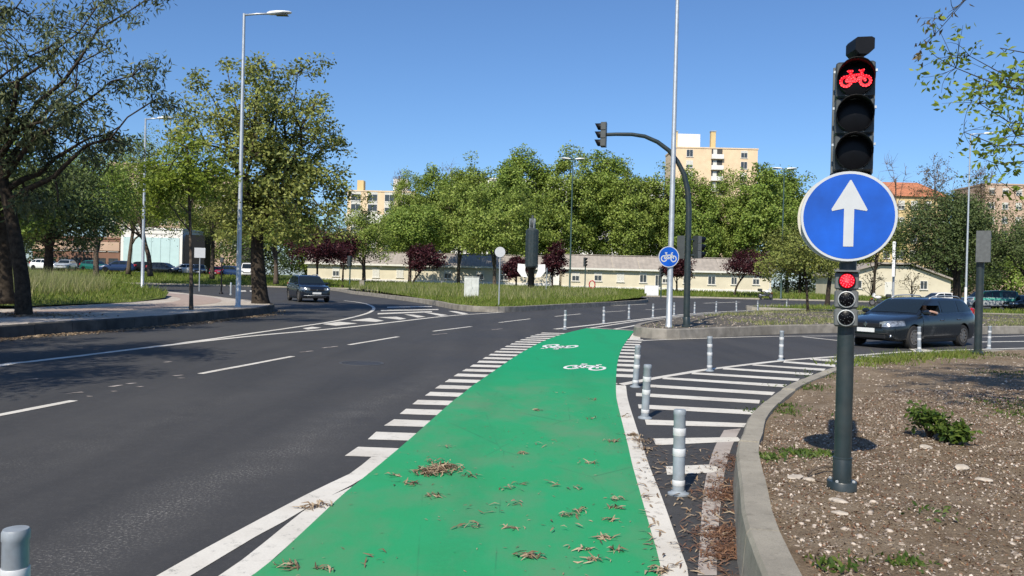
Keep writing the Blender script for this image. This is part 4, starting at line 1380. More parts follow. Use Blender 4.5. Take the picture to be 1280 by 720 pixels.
        MB().tube([(F_ + .0, -.78, .42), (F_ + .015, 0, .42), (F_ + .0, .78, .42)], .012, 6).build('bumper_trim', P.get('trim2', 'black'), root, True)
        for sd in (1, -1):
            MB().box((-.0, sd * (P['W'] / 2 - .06), cl + .02), (xf - xr - wr_ * 2.6, .07, .1), bev=.02).build('sill', 'black', root, 40)
        if P.get('rails'):
            x0, x1 = P['rails']
            for sd in (1, -1):
                pts = []
                for x in np.linspace(x0, x1, 9):
                    e = min(1, min(x - x0, x1 - x) / .15)
                    pts.append((x, sd * (gw(x, gz(x) - .06) - .10), gz(x) + .01 + .05 * e))
                MB().tube(pts, .018, 8).build('roof_rail', 'galv', root, True)
    return root
ESTATE = dict(L=4.75, W=1.80, clear=.20, paint='paint_charcoal', top=[(2.375, .60), (2.33, .68), (2.2, .745), (1.7, .86), (1.05, .94), (.9, .955), (0, .975), (-1.4, 1.0), (-2.1, 1.02), (-2.28, .98), (-2.375, .70)],
              plan=[(2.375, .52), (2.34, .66), (2.2, .78), (1.9, .865), (1.2, .895), (-1.6, .895), (-2.1, .85), (-2.3, .78), (-2.375, .66)], gh=((1.12, .93), (.22, 1.395), (-1.72, 1.41), (-2.26, 1.0)),
              wins=[(-.18, .98), (-1.12, -.24), (-2.02, -1.2)], doors=[(-.22, .98), (-1.18, -.2)], wheels=(1.42, -1.33, .325), spokes=9, open=(1, 0), rails=(-1.75, .1), emblem='lozenge', lampz=.67, grz=.635, platez=.50, tailz=.93, tailh=.42)
ga = G(1133.5, 436.2)
gb2 = G(1203.5, 432.4)
hdv = Vector((ga.x - gb2.x, ga.y - gb2.y, 0)).normalized()
lft = Vector((-hdv.y, hdv.x, 0))
midw = (ga + gb2) / 2 - lft * (.78) + hdv * (-.045)
est = car('estate_car', 'dark charcoal estate car with roof rails waiting at the junction', 'car', (midw.x, midw.y, 0), hdv, dict(ESTATE))
SUV = dict(L=4.65, W=1.88, clear=.24, paint='paint_navy', top=[(2.325, .70), (2.28, .86), (2.1, .96), (1.5, 1.04), (1.05, 1.08), (0, 1.10), (-1.5, 1.14), (-2.1, 1.14), (-2.27, 1.05), (-2.325, .75)],
           plan=[(2.325, .62), (2.28, .76), (2.1, .87), (1.6, .93), (-1.6, .94), (-2.1, .88), (-2.325, .74)], gh=((1.15, 1.06), (.35, 1.60), (-1.45, 1.62), (-2.2, 1.14)), tumble=.34,
           wins=[(-.1, .95), (-1.05, -.16), (-1.85, -1.12)], doors=[(-.14, .98), (-1.1, -.12)], wheels=(1.42, -1.35, .37), lampz=.80, grz=.74, platez=.56, lit=True, trim='galv', trim2='galv', rails=(-1.5, .2), tailz=1.0)
gs = G(381.5, 377)
car('suv', 'dark navy SUV driving out of the left side road with lit headlights', 'car', (gs.x, gs.y + .6, 0), (.46, -.89), dict(SUV))
HATCH = dict(L=4.1, W=1.74, clear=.2, detail=1, paint='paint_blue', top=[(2.05, .62), (1.95, .74), (1.2, .9), (.9, .93), (-1.6, .99), (-1.95, .95), (-2.05, .7)], plan=[(2.05, .6), (1.9, .78), (1.4, .86), (-1.5, .87), (-1.9, .8), (-2.05, .65)],
             gh=((1.05, .9), (.3, 1.42), (-1.3, 1.43), (-1.95, .98)), wins=[(-.2, .9), (-1.0, -.26), (-1.6, -1.06)], wheels=(1.28, -1.25, .31), tailz=.9)
def parked(px, pyb, paint, label, head, y=None, big=1.0, P=HATCH, group='cars parked behind the left verge'):
    p = D(px, pyb, y)
    z = z_v(p.x, y) if y > 100 else 0
    big *= 1.12
    q = dict(P); q['paint'] = paint
    o = car('parked_car', label, 'car', (p.x, y, z), head, q, group)
    o.scale = (big, big, big)
    return o
parked(58, 345, 'paint_white', 'white parked car behind the tall grass, left of the brick building', (.9, -.2), 119)
parked(82, 345, 'paint_silver', 'silver parked car behind the grass in front of the brick building', (.2, -1), 119)
parked(120, 345, 'paint_green', 'dark green parked car in front of the brick building', (1, -.25), 120)
parked(147, 345, 'paint_blue', 'blue parked car left of the turquoise and white building', (-.95, -.3), 118, 1.05)
parked(172, 345, 'paint_black', 'black parked car behind the lamp with the white foot', (-.9, -.35), 121, 1.05)
parked(205, 345, 'paint_charcoal', 'dark grey parked car below the turquoise building front', (1, -.15), 119, 1.05)
parked(229, 345, 'paint_white', 'white parked hatchback beside the thin young tree', (-.8, -.5), 121)
parked(249, 345, 'paint_black', 'black parked car behind the square sign', (.3, -1), 120)
parked(272, 346, 'paint_red', 'bright red parked car behind the thin black post', (.12, -1), 120, .9)
parked(292, 346, 'paint_blue', 'dark blue parked car just left of the tall left lamp', (.95, -.2), 120)
VAN = dict(L=4.6, W=1.85, clear=.2, detail=1, paint='paint_white', top=[(2.3, .7), (2.2, .9), (1.7, 1.05), (1.5, 1.1), (-2.2, 1.12), (-2.3, .8)], plan=[(2.3, .7), (2.1, .85), (1.6, .92), (-2.2, .92), (-2.3, .88)],
           gh=((1.75, 1.03), (1.0, 1.88), (-2.1, 1.92), (-2.28, 1.1)), tumble=.12, wins=[(.5, 1.5)], wheels=(1.45, -1.35, .32), lampz=.78)
parked(311, 347, 'paint_white', 'white van half hidden behind the forked tree trunk', (.2, -1), 121, P=VAN)
# right-hand far road
p = D(1172, 378, 80)
q = dict(HATCH); q['paint'] = 'paint_white'
car('white_car', 'white car half hidden by the round evergreen tree, left of the pickup', 'car', (p.x, 80, 0), (-1, -.12), q)
PICK = dict(L=5.2, W=1.82, clear=.32, detail=1, paint='paint_silver', top=[(2.6, .85), (2.5, 1.0), (1.6, 1.1), (1.4, 1.13), (-.3, 1.15), (-2.55, 1.15), (-2.6, .9)], plan=[(2.6, .65), (2.45, .82), (2.0, .9), (-2.5, .91), (-2.6, .86)],
            gh=((1.45, 1.1), (.75, 1.68), (-2.45, 1.76), (-2.58, 1.16)), tumble=.2, cabpaint='paint_green', wins=[(.12, 1.3), (-.62, .04), (-2.2, -.9)], wheels=(1.6, -1.4, .39), lampz=.92, spokes=6)
p = D(1234, 385, 74)
pk = car('pickup_truck', 'silver pickup truck with a dark green cab and canopy, on the far right', 'pickup', (p.x, 74, 0), (-1, -.1), PICK)
for sd in (1, -1):
    MB().box((-.2, sd * .922, .98), (4.3, .03, .2)).build('side_stripe', plain('turquoise_stripe', (.10, .45, .36), .4), pk)
p = D(1284, 386, 73)
q = dict(HATCH); q['paint'] = 'paint_black'
car('black_car', 'black car cut off by the right picture edge behind the pickup', 'car', (p.x, 73, 0), (-1, -.1), q)

# driver at the open window of the estate car
def skin_body(name, joints, edges, mat, parent, sub=2):
    me = bpy.data.meshes.new(name)
    me.from_pydata([j[:3] for j in joints], edges, [])
    o = bpy.data.objects.new(name, me)
    C.objects.link(o)
    sk = o.modifiers.new('skin', 'SKIN')
    for i, j in enumerate(joints):
        me.skin_vertices[0].data[i].radius = (j[3], j[4] if len(j) > 4 else j[3])
    me.skin_vertices[0].data[0].use_root = True
    ss = o.modifiers.new('sub', 'SUBSURF'); ss.levels = sub; ss.render_levels = sub
    bpy.context.view_layer.update()
    dg = bpy.context.evaluated_depsgraph_get()
    m2 = bpy.data.meshes.new_from_object(o.evaluated_get(dg))
    bpy.data.objects.remove(o, do_unlink=True)
    m2.polygons.foreach_set('use_smooth', [True] * len(m2.polygons))
    m2.materials.clear(); m2.materials.append(M[mat])
    ob = bpy.data.objects.new(name, m2)
    C.objects.link(ob); ob.parent = parent
    return ob
M['skin'] = plain('skin', (.42, .25, .18), .55, 0, .08, 20)
M['shirt'] = plain('grey_shirt', (.30, .30, .31), .9, 0, .15, 20)
M['hair'] = plain('dark_hair', (.02, .014, .01), .7, 0, .2, 30)
dv = empty('person', (midw.x, midw.y, 0), math.atan2(hdv.y, hdv.x), 'driver in a grey shirt resting an elbow on the open car window', 'person')
J = [(.10, .40, .62, .13, .15), (.06, .40, .85, .14, .17), (.04, .41, 1.02, .11, .15), (.05, .41, 1.10, .05), (.07, .41, 1.16, .065, .06), (.08, .41, 1.24, .085, .075), (.075, .41, 1.31, .06),
     (.05, .58, 1.00, .065), (.10, .70, .93, .05), (.16, .86, .985, .045), (.34, .80, 1.03, .036), (.42, .74, 1.05, .03), (.05, .24, 1.0, .06), (.16, .20, .86, .05), (.40, .28, .88, .04)]
E = [(0, 1), (1, 2), (2, 3), (3, 4), (4, 5), (5, 6), (2, 7), (7, 8), (8, 9), (9, 10), (10, 11), (2, 12), (12, 13), (13, 14)]
skin_body('body', J, E, 'shirt', dv)
for f_ in dv.children[0].data.polygons:
    pass
bd = dv.children[0].data
bd.materials.append(M['skin'])
for f_ in bd.polygons:
    c_ = f_.center
    if c_.z > 1.07 or (c_.x > .2 and c_.z > .95 and c_.y > .6): f_.material_index = 1
MB().lathe([(.03, .10), (.07, .085), (.088, .05), (.085, 0), (.07, -.04)], 14, (.055, .41, 1.26)).build('hair', 'hair', dv, True)

# motorcycle by the gabled building
def motorcycle(p, rz, label):
    root = empty('motorcycle', p, rz, label, 'motorcycle')
    for x in (.72, -.72):
        wr = empty('wheel', (x, 0, .31), 0); wr.parent = root
        MB().tube([(.26 * math.cos(i / 20 * 6.283), 0, .26 * math.sin(i / 20 * 6.283)) for i in range(21)], .06, 8, False).build('tyre', 'rubber', wr, True)
        MB().lathe([(.2, -.02), (.2, .02)], 20, (0, 0, 0), 'y').build('rim', 'rim', wr)
    MB().tube([(.72, .0, .31), (.52, 0, .8), (.46, 0, 1.0)], .045, 8).build('fork', 'galv', root, True)
    MB().tube([(.5, -.36, 1.06), (.52, -.2, 1.02), (.48, 0, 1.0), (.52, .2, 1.02), (.5, .36, 1.06)], .02, 6).build('handlebar', 'black', root, True)
    MB().box((.05, 0, .45), (.55, .34, .38), bev=.06).build('engine', 'housing', root, 40)
    MB().lathe([(.0, -.3), (.12, -.26), (.17, 0), (.15, .2), (.0, .3)], 12, (.18, 0, .82), 'x').build('tank', 'paint_white', root, True)
    MB().box((-.32, 0, .78), (.7, .28, .12), bev=.05).build('seat', 'black', root, 40)
    MB().box((-.78, 0, 1.0), (.42, .46, .34), bev=.06).build('top_box', 'housing', root, 40)
    MB().prism([(.45, .75), (.75, .9), (.62, 1.25), (.45, 1.1)], -.18, .18, 'xz').build('fairing', 'paint_white', root, 40)
    MB().box((.82, 0, .66), (.3, .14, .04), bev=.01).build('mudguard', 'paint_red', root)
    MB().tube([(-.1, -.17, .35), (-.5, -.2, .33), (-.95, -.2, .42)], .05, 8).build('exhaust', 'galv', root, True)
    MB().tube([(-.25, .1, .4), (-.72, .1, .31)], .03, 6).build('swing_arm', 'galv', root)
    MB().tube([(-.05, .15, .35), (-.1, .42, .0)], .015, 6).build('kickstand', 'galv', root)
p = D(1100, 380, 80)
motorcycle((p.x, 80, 0.0), math.pi * .96, 'white motorcycle with a black top box parked by the far kerb')
p = D(962, 372, 98)
motorcycle((p.x, 99.6, .17), math.pi * .08, 'white scooter-like motorcycle parked under the purple tree near the low building')

# ------------------------------------------------------------------ buildings
def wallmat(name, col, var=.08):
    return plain(name, col, .9, 0, var, .6, bmp=.15, bscale=30, kind='pos', dirt=tuple(c * .72 for c in col), dirtamt=.35, spec=.2)
M['cream'] = wallmat('cream_render', (.62, .56, .43))
M['peach'] = wallmat('peach_render', (.72, .55, .37))
M['whitewall'] = wallmat('white_render', (.74, .71, .67))
M['brick'] = wallmat('brown_red_wall', (.22, .125, .09))
M['pinkwall'] = wallmat('pinkish_wall', (.50, .36, .27))
M['yellowwall'] = wallmat('yellow_render', (.62, .47, .24))
M['turq'] = plain('pale_turquoise_panels', (.46, .60, .60), .4, 0, .06, 1)
M['roofgrey'] = plain('grey_beige_roof_sheet', (.33, .29, .25), .85, 0, .15, 1.2, kind='pos', dirt=(.2, .18, .16), dirtamt=.5)
M['rooftile'] = plain('orange_roof_tiles', (.42, .16, .08), .85, 0, .25, 2, kind='pos')
M['shutter'] = plain('white_shutter', (.66, .64, .58), .6, 0, .06, 4)
M['frame_dark'] = plain('dark_window_frame', (.06, .055, .05), .6)
def window(parent, x, y, z, w_, h_, frame='shutter', pane='window', sill=True, shutter=0.0):
    """window on a wall facing -y, front plane at y"""
    m = MB(); t = .09
    for (cx, cz, ww, hh) in ((x - w_ / 2, z, t, h_ + t), (x + w_ / 2, z, t, h_ + t), (x, z - h_ / 2, w_ - t, t), (x, z + h_ / 2, w_ - t, t), (x, z, t * .7, h_ - t)):
        m.box((cx, y - .03, cz), (ww, .10, hh))
    f = m.build('window', frame, parent)
    MB().box((x, y - .008, z), (w_, .02, h_)).build('pane', pane, f)
    if sill:
        MB().box((x, y - .09, z - h_ / 2 - .1), (w_ + .3, .18, .07)).build('sill', 'whitewall', f)
    if shutter:
        n = max(3, int(h_ * shutter / .14))
        s = MB()
        for i in range(n):
            s.box((x, y - .045, z + h_ / 2 - (i + .5) * h_ * shutter / n), (w_ - .04, .03, h_ * shutter / n * .86))
        s.build('roller_shutter', 'shutter', f)
    return f
def low_building(px0, px1, dist, base, label, wins, depth=7.0, eave_py=337, ridge_py=322.5):
    x0, x1 = D(px0, 350, dist).x, D(px1, 350, dist).x
    xc = (x0 + x1) / 2
    root = empty('low_building', (xc, dist, base), 0, label, 'building')
    ez = D((px0 + px1) / 2, eave_py, dist).z - base
    rz_ = D((px0 + px1) / 2, ridge_py, dist + depth / 2).z - base
    W_ = x1 - x0
    MB().prism([(0, -.6), (depth, -.6), (depth, ez), (depth / 2, rz_ - .1), (0, ez)], -W_ / 2, W_ / 2, 'xy').build('wall', 'cream', root)
    o = root.children[-1]
    o.data.transform(Matrix(((0, 0, 1, 0), (1, 0, 0, 0), (0, 1, 0, 0), (0, 0, 0, 1))))
    o.data.update()
    bm = bmesh.new(); bm.from_mesh(o.data); bmesh.ops.recalc_face_normals(bm, faces=bm.faces); bm.to_mesh(o.data); bm.free()
    # roof as corrugated sheets in bays
    nb = max(3, int(W_ / 4))
    for side in (0, 1):
        ya, yb = (-.7, depth / 2) if side == 0 else (depth + .7, depth / 2)
        za = ez - (rz_ - ez) * .7 / (depth / 2) + .12
        for i in range(nb):
            m = MB()
            xa, xb = -W_ / 2 - .4 + (W_ + .8) * i / nb, -W_ / 2 - .4 + (W_ + .8) * (i + 1) / nb - .04
            k = 12
            vs = []
            for j in range(k + 1):
                x = xa + (xb - xa) * j / k
                dz = .05 * (j % 2)
                vs += [(x, ya, za + dz), (x, yb, rz_ + .12 + dz)]
            m.add(vs, [(2 * j, 2 * j + 1, 2 * j + 3, 2 * j + 2) for j in range(k)])
            m.build('roof_sheet', 'roofgrey', root)
    MB().box((0, -.66, ez - .2), (W_ + .7, .08, .30)).build('fascia', 'shutter', root)
    MB().box((0, depth / 2, rz_ + .2), (W_ + .8, .5, .12), bev=.04).build('ridge_cap', 'roofgrey', root)
    MB().box((0, -.06, .25), (W_, .10, .5)).build('plinth', 'whitewall', root)
    MB().tube([(W_ / 2 - .3, -.12, 0), (W_ / 2 - .3, -.12, ez - .3)], .06, 8).build('downpipe', 'shutter', root)
    for (wx, wz, ww, hh, sh) in wins:
        p = D(wx, wz, dist)
        window(root, p.x - xc, 0, p.z - base, ww * dist / FPX, hh * dist / FPX, shutter=sh)
    return root
low_building(702, 964, 136, .45, 'long low cream building with a grey corrugated roof behind the grass', [(719.5, 346, 9, 10, .4), (747.5, 346, 9, 10, .35), (775.5, 347, 8.5, 10, .98), (804, 347, 8.5, 12, .25), (822.5, 351.5, 7, 15, 0), (832, 349, 8, 9, .5), (858, 349, 8, 10, .5), (889.5, 349.5, 9, 12, .2), (917.5, 351, 7, 9, .0), (945, 351, 8, 9, .3)])
low_building(384, 690, 134, .75, 'low cream building with a beige roof behind the left purple plum trees', [(420, 340, 8, 10, .4), (470, 341, 8, 11, .98), (500, 341, 8, 11, .95), (560, 343, 9, 10, .4), (600, 344, 9, 10, .4), (630, 345, 8, 10, .4)], eave_py=331, ridge_py=318)
# gabled cream building on the right
xg, dg_ = D(1118, 372, 128).x, 128
gbld = empty('gabled_building', (xg, dg_, .3), 0, 'cream gabled shed wall behind the parked motorcycle', 'building')
k = dg_ / FPX
MB().prism([(-72 * k, -.5), (70 * k, -.5), (70 * k, 24 * k), (20 * k, 40 * k), (-22 * k, 40 * k), (-72 * k, 27 * k)], 0, 9, 'xz').build('wall', 'cream', gbld)
for a, b in (((-76, 25.5), (-20, 42)), ((-24, 42), (22, 42)), ((18, 42), (74, 22.5))):
    MB().prism([(a[0] * k, a[1] * k), (b[0] * k, b[1] * k), (b[0] * k, (b[1] + 2.2) * k), (a[0] * k, (a[1] + 2.2) * k)], -.7, 9.5, 'xz').build('roof_slope', 'roofgrey', gbld)
window(gbld, 36 * k, 0, 17 * k, 1.1, 1.3)
window(gbld, -46 * k, 0, 16 * k, 1.1, 1.2)
MB().box((-8 * k, -.02, 10 * k), (1.2, .1, 20 * k)).build('door', 'shutter', gbld)
MB().box((-8 * k + .45, -.09, 9.5 * k), (.1, .06, .25)).build('door_handle', 'galv', gbld)

def block(name, label, px0, px1, pyt, dist, wallm, rows, cols, base=0, depth=14, ww=1.4, hh=1.5, roof=None, bal=(), win_rows=None, cat='building'):
    x0, x1 = D(px0, 350, dist).x, D(px1, 350, dist).x
    zt = D((px0 + px1) / 2, pyt, dist).z
    root = empty(name, ((x0 + x1) / 2, dist, base), 0, label, cat)
    W_, H_ = x1 - x0, zt - base
    MB().box((0, depth / 2, H_ / 2 - 1), (W_, depth, H_ + 2)).build('wall', wallm, root)
    MB().box((0, depth / 2, H_ + .2), (W_ + .3, depth + .3, .35)).build('parapet', wallm, root)
    fh = H_ / rows
    for r in range(rows):
        if win_rows and r < rows - win_rows: continue
        for c in range(cols):
            x = -W_ / 2 + W_ * (c + .5) / cols
            z = fh * (r + .55)
            if (c in bal):
                m = MB()
                m.box((x, -.02, z), (ww * 1.7, .06, hh * 1.35))
                b_ = m.build('balcony_opening', 'frame_dark', root)
                MB().box((x, -.5, z - hh * .72), (ww * 1.9, 1.0, .16)).build('balcony_slab', 'whitewall', b_)
                MB().box((x, -.97, z - hh * .4), (ww * 1.9, .06, hh * .55)).build('balcony_rail', 'whitewall', b_)
                MB().box((x - ww * .3, -.07, z), (ww * .6, .05, hh * 1.2)).build('curtain', 'shutter', b_)
            else:
                window(root, x, 0, z, ww, hh, frame='frame_dark' if wallm == 'brick' else 'shutter', shutter=0 if wallm == 'brick' else random.Random(r * 31 + c).choice([0, .3, .6]))
    return root, W_, H_
# peach apartment block above the plane trees
ap, W_, H_ = block('apartment_block', 'peach apartment block with a white penthouse and chimneys above the trees', 841, 943, 186, 230, 'peach', 13, 3, depth=16, ww=1.8, hh=2.0, bal=(1,), win_rows=4)
k = 230 / FPX
X = lambda px: D(px, 200, 230).x - ap.location.x
MB().box(((X(848) + X(876)) / 2, 6, H_ + 9.5 * k), (28 * k, 9, 19 * k)).build('penthouse', 'whitewall', ap)
for px, hpx in ((893.5, 23), (845.5, 22)):
    ch = MB().box((X(px), 3, H_ + hpx / 2 * k), (6 * k, 1.6, hpx * k), bev=.1).build('chimney', 'yellowwall', ap)
    MB().box((X(px), 3, H_ + (hpx + .8) * k), (7.2 * k, 1.9, 1.2 * k)).build('cap', 'galv', ch)
ap2, W2, H2 = block('apartment_block', 'peach apartment block behind the forked tree with white roof boxes', 432, 516, 240, 225, 'peach', 9, 4, depth=14, ww=2.6, hh=2.6, win_rows=6)
k = 225 / FPX
X = lambda px: D(px, 230, 225).x - ap2.location.x
MB().box(((X(490) + X(509)) / 2, 5, H2 + 9 * k), (18 * k, 6, 18 * k)).build('penthouse', 'whitewall', ap2)
MB().box(((X(443) + X(452)) / 2, 5, H2 + 8 * k), (8 * k, 3, 16 * k)).build('roof_box', 'yellowwall', ap2)
MB().box((X(475), -.15, H2 - 34 * k), (86 * k, .28, 12 * k)).build('white_band', 'whitewall', ap2)
block('apartment_block', 'long white apartment block glimpsed through the plane trees', 560, 826, 226, 215, 'whitewall', 9, 16, depth=12, ww=1.5, hh=1.7, bal=(3, 7, 11), win_rows=7)
rb_, W3, H3 = block('tiled_house', 'yellow house with an orange tiled roof behind the bare trees', 1082, 1182, 247, 185, 'yellowwall', 6, 6, depth=12, ww=1.5, hh=1.9, win_rows=4)
m = MB()
m.add([(-W3 / 2 - .6, -.6, H3 + .3), (W3 / 2 + .6, -.6, H3 + .3), (W3 / 2 + .6, 12.6, H3 + .3), (-W3 / 2 - .6, 12.6, H3 + .3), (-W3 / 2 + 4, 6, H3 + 4.2), (W3 / 2 - 4, 6, H3 + 4.2)], [(0, 1, 5, 4), (1, 2, 5), (2, 3, 4, 5), (3, 0, 4), (3, 2, 1, 0)])
m.build('roof', 'rooftile', rb_)
block('apartment_block', 'pale pink apartment block behind the right-hand trees at the picture edge', 1228, 1330, 232, 200, 'pinkwall', 8, 6, depth=14, win_rows=5)
# left: turquoise and white pavilion, brown brick shops, block behind the trees
tb, W4, H4 = block('pavilion', 'white framed building with pale turquoise panels behind the parked cars', 150, 227, 287, 150, 'whitewall', 1, 1, base=1.3, depth=10, ww=.01, hh=.01, win_rows=-1)
for ch in list(tb.children):
    if ch.name.startswith('window'):
        for g_ in list(ch.children): bpy.data.objects.remove(g_, do_unlink=True)
        bpy.data.objects.remove(ch, do_unlink=True)
for i in range(6):
    x = -W4 / 2 + .5 + (W4 - 1.0) * (i + .5) / 6
    MB().box((x, -.05, H4 * .42), ((W4 - 1.0) / 6 - .06, .08, H4 * .80)).build('panel', 'turq', tb)
dkx = D(242, 320, 149).x
MB().box((dkx - tb.location.x, 1, H4 * .45), (3.6, 3, H4 * .9)).build('dark_annex', 'black', tb)
br, W5, H5 = block('brick_shops', 'brown brick shop row behind the parked cars on the left', 40, 149, 298, 152, 'brick', 2, 7, base=1.3, depth=10, ww=1.7, hh=1.7)
MB().box((0, -.15, H5 * .78), (W5, .3, H5 * .26)).build('upper_band', 'pinkwall', br)
block('apartment_block', 'tall pinkish block peeping over the trees on the far left', 132, 176, 205, 210, 'pinkwall', 8, 3, base=1, depth=12, win_rows=5)
block('apartment_block', 'cream block with red roof line hidden behind the young lime tree', 196, 300, 226, 205, 'pinkwall', 8, 7, base=1, depth=12, win_rows=6)

# ------------------------------------------------------------------ trees
def bez(a, b, c, n):
    return [a * (1 - t) ** 2 + b * 2 * t * (1 - t) + c * t * t for t in np.linspace(0, 1, n)]
def tree_meshes(seed, trunk, tr, cc, cr, n_limb, n_tip, per_tip, leaf, rc, fork=.35, droop=0.0, targets=None, up=.3, shell=.5, twig_r=.02, lumps=.2, wood_sides=6, along=.35, zmin=-.55, tipdrop=0.0, spread=.22, tfrac=.5, limb_k=.62):
    """trunk: list of points; crown ellipsoid centre cc, radii cr; returns wood MB and leaf points"""
    rng = np.random.default_rng(seed)
    cc, cr = np.array(cc, float), np.array(cr, float)
    tp = [np.array(p, float) for p in trunk]
    dense = []
    for i in range(len(tp) - 1):
        for u_ in np.linspace(0, 1, 6)[:-1]:
            dense.append(tp[i] * (1 - u_) + tp[i + 1] * u_)
    dense.append(tp[-1])
    dense = smooth_np(dense, 2)
    nd = len(dense)
    wood = MB()
    rad = [tr * (1.22 if i == 0 else (1.08 if i == 1 else 1)) * (1 - .62 * i / nd) for i in range(nd)]
    wood.tube([tuple(p) for p in dense], rad, 10)
    dirs = rng.normal(size=(7, 3)); dirs /= np.linalg.norm(dirs, axis=1, keepdims=True)
    amp = rng.uniform(-lumps, lumps, 7)
    def env(d):
        return 1 + sum(a * max(0, float(d @ q)) ** 3 * 1.6 for a, q in zip(amp, dirs))
    def rnd_dir():
        while True:
            d = rng.normal(size=3); d /= np.linalg.norm(d)
            if d[2] > zmin: return d
    limbs = []
    lp, lr = [], []
    for k in range(n_limb):
        i0 = int(nd * (fork + (1 - fork) * (k + rng.uniform(0, .8)) / n_limb)); i0 = min(nd - 1, i0)
        s_ = dense[i0]
        if targets is not None and k < len(targets):
            e = np.array(targets[k], float)
        else:
            d = rnd_dir()
            e = cc + cr * d * env(d) * rng.uniform(.55, .82)
        mid = s_ * .5 + e * .5
        mid = mid + np.array([0, 0, np.linalg.norm(e - s_) * rng.uniform(-.02, .18)]) + rng.normal(size=3) * .06 * np.linalg.norm(e - s_)
        q = bez(s_, mid, e, 8)
        for j in range(2, 7):
            q[j] = q[j] + rng.normal(size=3) * .022 * np.linalg.norm(e - s_)
        r0 = rad[i0] * limb_k
        rr = [max(twig_r, r0 * (1 - .96 * j / 7)) for j in range(8)]
        wood.tube([tuple(p) for p in q], rr, wood_sides)
        lp += list(q[1:]); lr += rr[1:]
    lp = np.array(lp) if lp else np.array(dense[-3:])
    if not lr: lr = [rad[-1]] * 3
    pts = []
    ends = [lp[7 * k + 6 - (k % 2)] for k in range(len(lp) // 7)] if len(lp) >= 7 else []
    for k in range(n_tip):
        d = rnd_dir()
        rr_ = shell + (1 - shell) * rng.uniform(0, 1) ** .6
        if rng.uniform() < .18: rr_ = rng.uniform(.1, .6)
        tip = cc + cr * d * env(d) * rr_
        if targets is not None and rng.uniform() < tfrac:
            b = lp[rng.integers(len(lp))]
            tip = b + rng.normal(size=3) * cr * spread
        if k < 3 * len(ends):
            b = ends[k % len(ends)]
            tip = b + (b - cc) * rng.uniform(.0, .12) + rng.normal(size=3) * cr * .07
        dd = np.linalg.norm(lp - tip, axis=1) + .7 * np.maximum(0, lp[:, 2] - tip[2])
        j = int(np.argmin(dd))
        b = lp[j]
        ln = np.linalg.norm(tip - b)
        mid = (b + tip) / 2 + rng.normal(size=3) * ln * .1 + np.array([0, 0, ln * .08])
        tip = tip - np.array([0, 0, tipdrop * ln])
        q = bez(b, mid, tip, 5)
        wood.tube([tuple(p) for p in q], [max(twig_r, min(lr[j] * .6, .03 + ln * .012)) * (1 - .16 * i) for i in range(5)], 4, False)
        n1 = int(per_tip * rng.uniform(.6, 1.4))
        o = rng.normal(size=(n1, 3)); o /= (np.linalg.norm(o, axis=1, keepdims=True) + 1e-9)
        o *= rng.uniform(0, 1, (n1, 1)) ** .45 * rc * rng.uniform(.7, 1.25)
        o[:, 2] *= .75
        pts.append(tip + o)
        n2_ = int(n1 * along)
        if n2_:
            t = rng.uniform(.3, 1, n2_)[:, None]
            pts.append(b * (1 - t) + tip * t + rng.normal(size=(n2_, 3)) * rc * .38)
    return wood, (np.concatenate(pts) if pts else np.zeros((0, 3))), rng
def tree(name, label, cat, base, spec, leaf_mat, bark, leaf, group=None, leafw=None, droop=0.0, up=.3):
    root = empty(name, base, 0, label, cat, group)
    wood, P, rng = tree_meshes(leaf=leaf, droop=droop, **spec)
    wood.build('trunk', bark, root, True, fixn=False)
    if len(P):
        me = leaves_mesh('crown', P, leaf, leafw or leaf * .7, rng, up, droop)
        link('crown', me, leaf_mat, root)
    return root
def px_tree(px, pyb, dist, zbase, name, label, crown_px, leaf_mat, bark, leaf, seed, tr, n_limb=7, n_tip=90, per_tip=45, rc=None, depth=None, fork=.35, trunk_px=None, cat='tree', group=None, target_px=None, leafw=None, droop=0.0, **kw):
    """crown_px: x0, x1, ytop, ybottom in the photograph; builds the tree at its own distance and size"""
    k = dist / FPX
    b = D(px, pyb, dist); b.z = zbase
    c0 = D((crown_px[0] + crown_px[1]) / 2, (crown_px[2] + crown_px[3]) / 2, dist)
    cc = (c0.x - b.x, kw.pop('dy', 0.0), c0.z - zbase)
    rx, rz_ = (crown_px[1] - crown_px[0]) / 2 * k, (crown_px[3] - crown_px[2]) / 2 * k
    cr = (rx, depth or rx, rz_)
    if trunk_px:
        tk = []
        for (qx, qy) in trunk_px:
            p = D(qx, qy, dist)
            tk.append((p.x - b.x, 0, p.z - zbase))
        tk[0] = (tk[0][0], 0, -.15)
    else:
        tk = [(0, 0, -.15), (cc[0] * .15, .05, cc[2] * .35), (cc[0] * .5, cc[1] * .4, max(.5, cc[2] - rz_ * .35)), (cc[0] * .9, cc[1] * .8, cc[2] + rz_ * .35)]
    tg = None
    if target_px:
        tg = []
        for (qx, qy, qd) in target_px:
            p = D(qx, qy, dist + qd)
            tg.append((p.x - b.x, qd, p.z - zbase))
    spec = dict(seed=seed, trunk=tk, tr=tr, cc=cc, cr=cr, n_limb=n_limb, n_tip=n_tip, per_tip=per_tip, rc=rc or rx * .28, fork=fork, targets=tg, **kw)
    return tree(name, label, cat, b, spec, leaf_mat, bark, leaf, group, leafw, droop)

